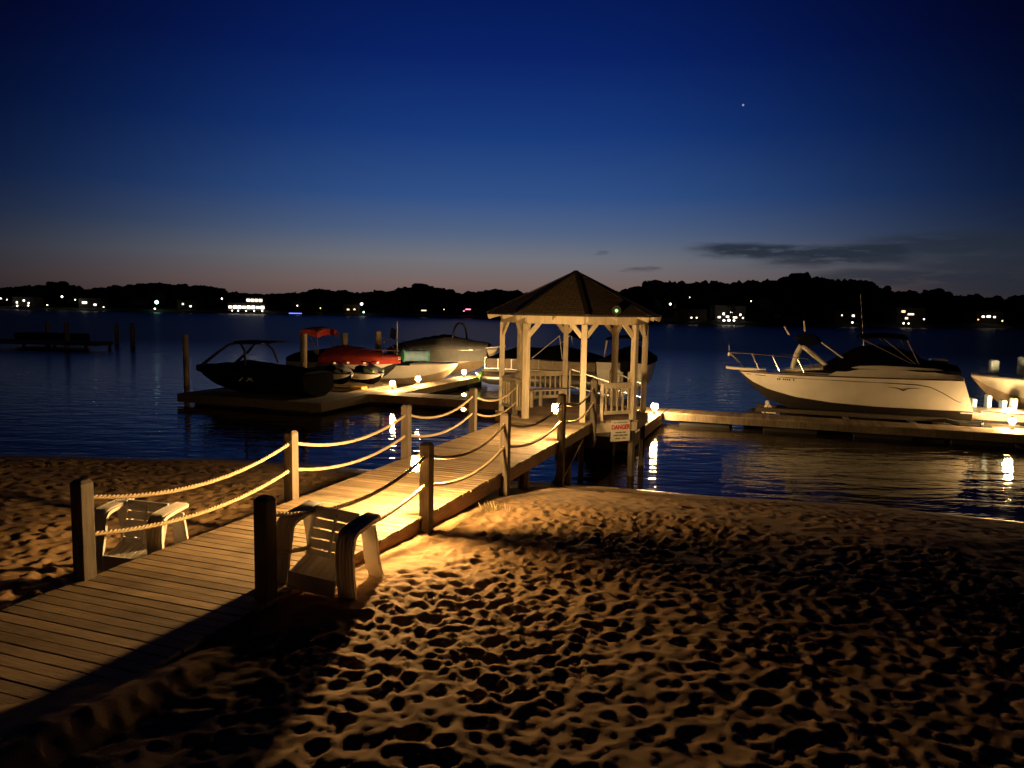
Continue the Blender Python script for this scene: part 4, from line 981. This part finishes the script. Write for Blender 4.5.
# ---- red covered runabout with red sunshade
rb = thing('runabout', 'runabout under a bright red cover with a raised red sunshade behind the jet skis', 'boat', W(-24.8, 34.6, .05), BOW_R)
H = Hull(6.2, 2.4, 1.45); H.build(rb, 'white', 'antifoul', 'brown')
H.cover(rb, .33, .985, [(.33,.5),(.45,.62),(.62,.50),(.85,.22),(1,.04)], 'red', skirt=.30)
H.cover(rb, .01, .325, [(0,.2),(.33,.45)], 'canvas', skirt=.2, name='engine_cover')
bimini(rb, .75, 1.85, .95, 1.4, 3.0, 'red', foot=1.9, sag=.12, th=.32)
m = MB(); z = H.at(.9,H.zs)+.02
for sg in (-1,1): m.tube([(sg*.95,4.2,z+.0),(sg*.93,4.3,z+.42),(sg*.6,5.5,z+.40),(sg*.05,6.1,z+.34)], .018, 7); m.tube([(sg*.6,5.5,z+.4),(sg*.58,5.45,z)], .016, 6)
m.build('bow_rail', M['chrome'], rb)
# ---- white runabout carrying the foam roll
wb = thing('runabout', 'white runabout with a tall bare mast whose bow carries a rolled foam mat', 'boat', W(-22.5, 37.0, -.22), BOW_R)
H = Hull(6.0, 2.3, 1.40); H.build(wb, 'white', 'float', 'alu')
H.cover(wb, .01, .62, [(0,.2),(.3,.35),(.5,.45),(.62,.2)], 'navy', skirt=.1)
MB().tube([(.4,2.6,1.5),(.4,2.6,3.6)], .035, 8).build('mast', M['alu'], wb)
MB().slab([[(x+.4, 2.3+.1*y, 2.7+.5*y+.1*math.sin(3*x)) for x in (-.3,0,.3)] for y in (0,.5,1.0)], .05).build('furled_flag', M['navy'], wb)
m = MB()
for sg in (-1,1): m.tube([(sg*.8,3.2,1.5),(sg*.75,2.2,2.6),(sg*.75,1.9,2.7)], .022, 7); m.tube([(sg*.8,1.9,1.5),(sg*.75,2.0,2.5)], .02, 7)
m.build('folded_frame', M['alu'], wb)
rl = thing('foam_roll', 'mint and pale blue rolled foam water mat lying across the white bow', 'foam mat', W(-22.5+3.75, 36.5, 1.23+.34), R(24)); rl.scale = (1.1, 1.45, 1.45)
m = MB(); prof = []
for i in range(70):
    a = i*.38; r_ = .06+.17*i/69; prof.append((r_*math.cos(a), r_*math.sin(a)))
secs = [[(x, p[0]*(1+.02*math.sin(7*x)), p[1]) for p in prof] for x in (-.62,-.3,0,.3,.62)]
inn = [[(s[0], p[0]*.0+s[1]*.93, s[2]*.93) for p, s in zip(prof, sec)] for sec in secs]
m.loft(secs); m.loft([s[::-1] for s in inn]); m.loft([secs[0][::-1], inn[0][::-1]][::-1]); m.loft([secs[-1][::-1], inn[-1][::-1]]); m.build('mat_sheet', M['blue'], rl)
m = MB(); m.tube([(-.635,0,0),(-.625,0,0)], .235, 24); m.tube([(.625,0,0),(.635,0,0)], .235, 24)
MB().lathe([(.10,-.64),(.232,-.645),(.237,-.60),(.232,-.56),(.10,-.565)], 24).build('rolled_end', M['mint'], rl).rotation_euler = (0, PI/2, 0)
MB().lathe([(.10,.565),(.232,.56),(.237,.60),(.232,.645),(.10,.64)], 24).build('rolled_end', M['mint'], rl).rotation_euler = (0, PI/2, 0)
for x in (-.25, .25): MB().tube([(x, .243*math.cos(2*PI*k/24), .243*math.sin(2*PI*k/24)) for k in range(24)], .010, 6, closed=True).build('strap', M['signw'], rl)
# ---- grey covered boat
gb = thing('ski_boat', 'white ski boat under a grey cover with a black arched tower left of the gazebo', 'boat', W(-21.9, 40.2, .20), BOW_R)
H = Hull(6.4, 2.5, 1.62); H.build(gb, 'white', 'float', 'alu')
H.cover(gb, .01, .93, [(0,.2),(.2,.5),(.5,.72),(.62,.66),(.8,.42),(.93,.28)], 'grey', skirt=.66)
H.cover(gb, .05, .60, [(.05,.3),(.3,.62),(.5,.82),(.6,.7)], 'canvas', skirt=.02, name='top_cover', over=-.6)
MB().tube([(1.0*math.cos(a), 4.1, 2.15+.95*math.sin(a)) for a in [k*PI/14 for k in range(15)]], .06, 8).build('arch_tower', M['dark'], gb)
MB().loft([[(-w,y,1.70+dz),(w,y,1.70+dz),(w,y,1.76+dz),(-w,y,1.76+dz)] for y,w,dz in ((5.9,.5,.0),(6.5,.3,.06),(6.95,.1,.10))], ring=True, caps=True, smooth=False).build('bow_platform', M['white'], gb)
# ---- pontoon boat
pb = thing('pontoon_boat', 'pontoon boat with shiny tubes and pale fence panels seen through the gazebo', 'boat', W(-8.75, 38.0, .10), BOW_L)
for a in (-.85, .85):
    MB().tube([(a,-.1,.42),(a,0,.42),(a,5.9,.42),(a,6.3,.47),(a,6.6,.58),(a,6.75,.66)], [.30,.34,.34,.28,.14,.03], 18).build('pontoon_tube', M['alu'], pb)
    for y in (1.4, 3.0, 4.6): MB().tube([(a,y,.42),(a,y+.05,.42)], .346, 18).build('tube_band', M['float'], pb)
MB().box((0,3.1,.84), (2.5,6.3,.12)).build('platform', M['float'], pb, bevel=.02)
for sg in (-1, 1):
    f = MB()
    for z in (.95, 1.5): f.bar((sg*1.2,.2,z), (sg*1.2,6.1,z), .04, .04)
    for i in range(9): f.bar((sg*1.2,.2+5.9*i/8,.92), (sg*1.2,.2+5.9*i/8,1.52), .035, .035, (1,0,0))
    p = f.build('fence_frame', M['alu'], pb); MB().box((sg*1.19,3.1,1.23), (.012,5.8,.44)).build('fence_panel', M['float'], p)
MB().bar((-1.2,6.1,1.5), (1.2,6.1,1.5), .04,.04).bar((-1.2,6.1,1.2), (1.2,6.1,1.2), .03,.03).build('bow_gate', M['alu'], pb)
secs = [[(q*1.22, y, 1.52+h*(1-abs(q)**1.7)) for q in (-1,-.6,-.2,.2,.6,1)] for y, h in ((.1,.2),(1.2,.5),(2.5,.75),(3.5,.55),(4.6,.6),(5.6,.25),(6.0,.05))]
MB().slab(secs, .04).build('canvas_cover', M['canvas'], pb)
m = MB()
for sg in (-1, 1): m.tube([(sg*1.15,3.6,1.5),(sg*1.1,2.1,2.75)], .022, 7); m.tube([(sg*1.15,1.9,1.5),(sg*1.1,2.1,2.75)], .022, 7)
m.build('sunshade_frame', M['plastic'], pb); MB().slab([[(q*1.15, 1.0+.3*i, 2.72+.12*i-.1*q*q) for q in (-1,-.5,0,.5,1)] for i in range(4)], .06).build('folded_sunshade', M['canvas'], pb)
MB().tube([(-.85,6.35,.5),(-.85,6.55,.58)], [.285,.17], 16).build('tube_nose', M['green'], pb)
# ---- deck boat straight behind the gazebo
db = thing('deck_boat', 'pale stern of a covered deck boat with a black outboard seen behind the gangway', 'boat', W(-7.3, 34.8, .10), ALONG)
H = Hull(6.0, 2.4, 1.75); H.build(db, 'white', 'float', 'brown')
H.cover(db, .02, .98, [(0,.2),(.3,.55),(.6,.55),(1,.05)], 'canvas', skirt=.10)
for x in (-.75, .2, .75): MB().box((x,-.02,1.15), (.55 if x else .4,.05,.34)).build('transom_panel', M['plastic'], db, bevel=.02)
bimini(db, 1.2, 1.6, .95, 1.8, 2.9, 'canvas', 'plastic', foot=.9)
m = MB(); m.box((.35,-.35,1.55), (.42,.55,.55)).box((.35,-.30,1.0), (.18,.30,.9)); m.build('outboard', M['black'], db, bevel=.08)
# ---- jet skis
def jet_ski(t_, s_, z, rz, label, hood, stripe):
    j = thing('jet_ski', label, 'jet ski', W(t_, s_, z), rz, 'jet skis on the left dock')
    H = Hull(3.0, 1.15, .62); H.build(j, hood, 'black', 'rubber', deck='black')
    secs = []
    for y, w, h in [(1.35,.16,.30),(1.7,.34,.42),(2.0,.42,.42),(2.4,.36,.28),(2.75,.22,.12),(2.98,.05,.02)]:
        z_ = .60; secs.append([(-w, y, z_), (-w*.8, y, z_+h*.65), (0, y, z_+h), (w*.8, y, z_+h*.65), (w, y, z_)])
    m = MB().loft(secs); m.add(secs[0], [tuple(range(5))]); m.build('hood', M[hood], j)
    secs = [[(-w, y, .58), (-w*.85, y, .58+h*.8), (0, y, .58+h), (w*.85, y, .58+h*.8), (w, y, .58)] for y, w, h in ((.25,.16,.22),(.5,.22,.30),(.95,.22,.30),(1.35,.18,.24),(1.5,.1,.2))]
    m = MB().loft(secs); m.add(secs[0], [tuple(range(5))]); m.build('seat', M['canvas'], j)
    MB().tube([(-.36,1.50,1.12),(-.15,1.62,1.10),(0,1.66,1.06),(.15,1.62,1.10),(.36,1.50,1.12)], .025, 8).tube([(0,1.66,1.06),(0,1.8,.9)], .04, 8).build('handlebar', M['black'], j)
    for sg in (-1, 1):
        MB().bar((sg*.36,1.75,.80), (sg*.26,2.62,.72), .05, .14).build('hood_stripe', M[stripe], j, bevel=.015)
        MB().box((sg*.34,1.82,1.06), (.14,.05,.09)).build('mirror', M['plastic'], j, bevel=.02)
jet_ski(-21.3, 32.0, .42, BOW_R-R(35), 'grey and white jet ski, left one of the two by the dock corner lamp', 'plastic', 'black')
jet_ski(-20.1, 32.7, .42, BOW_R-R(35), 'white jet ski with a yellow and green front, nearest the dock corner lamp', 'white', 'green')
pp = thing('jet_ski_float', 'low pale float carrying the two jet skis', 'float', W(-19.6, 31.3, 0), ALONG)
MB().box((0,0,.2), (3.3,3.4,.4)).build('platform', M['float'], pp, bevel=.05)
for a in (-.95,.95):
    for b in (-.35,.35): MB().box((.2,a+b,.43), (2.6,.10,.06)).build('bunk', M['pile'], pp)
MB().box((1.35,-1.35,.47), (.6,.5,.12)).build('entry_ramp', M['yellow'], pp, bevel=.03)
# ---- boats at the right end
qb = thing('bow_rider', 'open white boat with pale blue quilted seats at the right edge of the picture', 'boat', W(14.4, 33.6, .15), BOW_L)
qb.scale = (1.2, 1.2, 1.2)
H = Hull(6.4, 2.45, 1.45); H.build(qb, 'white', 'float', 'alu')
for y, x, w, h, lb in ((5.75,.22,.42,.50,0),(4.85,.55,.55,.62,0),(3.6,.5,.9,.6,0)):
    sb = MB().box((x,y,1.55+h/2-.05), (w,.16,h)).build('seat_back', M['cushion'], qb, bevel=.04)
    m = MB()
    for i in range(5): m.tube([(x-w/2+w*(i+.5)/5, y+.085, 1.52), (x-w/2+w*(i+.5)/5, y+.085, 1.52+h-.06)], w/13, 7)
    for i in range(5): m.tube([(x-w/2+w*(i+.5)/5, y-.085, 1.52), (x-w/2+w*(i+.5)/5, y-.085, 1.52+h-.06)], w/13, 7)
    m.tube([(x+w/2, y, 1.5),(x+w/2, y, 1.5+h-.06)], .07, 8); m.build('quilting', M['cushion'], sb)
secs = [[(q*1.0, 4.4-.35*(1-q*q)*-1, 1.5), (q*.92, 4.0+.3*(1-q*q), 2.05)] for q in (-1,-.6,-.2,.2,.6,1)]
MB().loft(secs).build('windshield', M['glass'], qb)
MB().slab([[(q*1.1, y, 1.6+h-.25*q*q) for q in (-1,-.5,0,.5,1)] for y, h in ((2.9,.7),(3.4,.62),(4.1,.25))], .04).build('canvas_cover', M['canvas'], qb)
sb_ = thing('dinghy', 'small pale open dinghy with blue cushions on its float behind the cruiser stern', 'boat', W(8.7, 31.7, .12), BOW_L + R(6))
H = Hull(3.0, 1.4, .75); H.build(sb_, 'white', 'float', 'alu')
for y, x, h in ((.9,.34,.42),(1.25,.30,.34),(1.75,.28,.50),(2.25,.2,.36)):
    q = MB().box((x,y,.74+h/2), (.40,.13,h)).build('seat_back', M['cushion'], sb_, bevel=.04)
    m = MB()
    for i in range(4): m.tube([(x-.21, y-.05+.034*i, .76), (x-.215, y-.05+.034*i, .72+h)], .020, 6)
    m.build('quilting', M['cushion'], q)
fl = thing('drive_on_float', 'low tan drive-on float with a dark roller cradle beside the cruiser stern', 'float', W(7.9, 30.4, 0), ALONG)
MB().box((-1.0,.1,.22), (3.6,1.5,.36)).build('platform', M['float'], fl, bevel=.06)
MB().tube([(-2.2,-.55,.46),(-2.5,-.3,.50),(-2.5,.3,.50),(-2.2,.5,.46),(.3,.5,.46),(.55,.3,.5),(.55,-.3,.5),(.3,-.55,.46)], .07, 8, closed=True).build('roller_cradle', M['rubber'], fl)
MB().lathe([(.03,0),(.05,.06),(.03,.18),(.06,.2),(.01,.24)], 10, (-1.5,-.6,.40)).build('cleat', M['chrome'], fl)
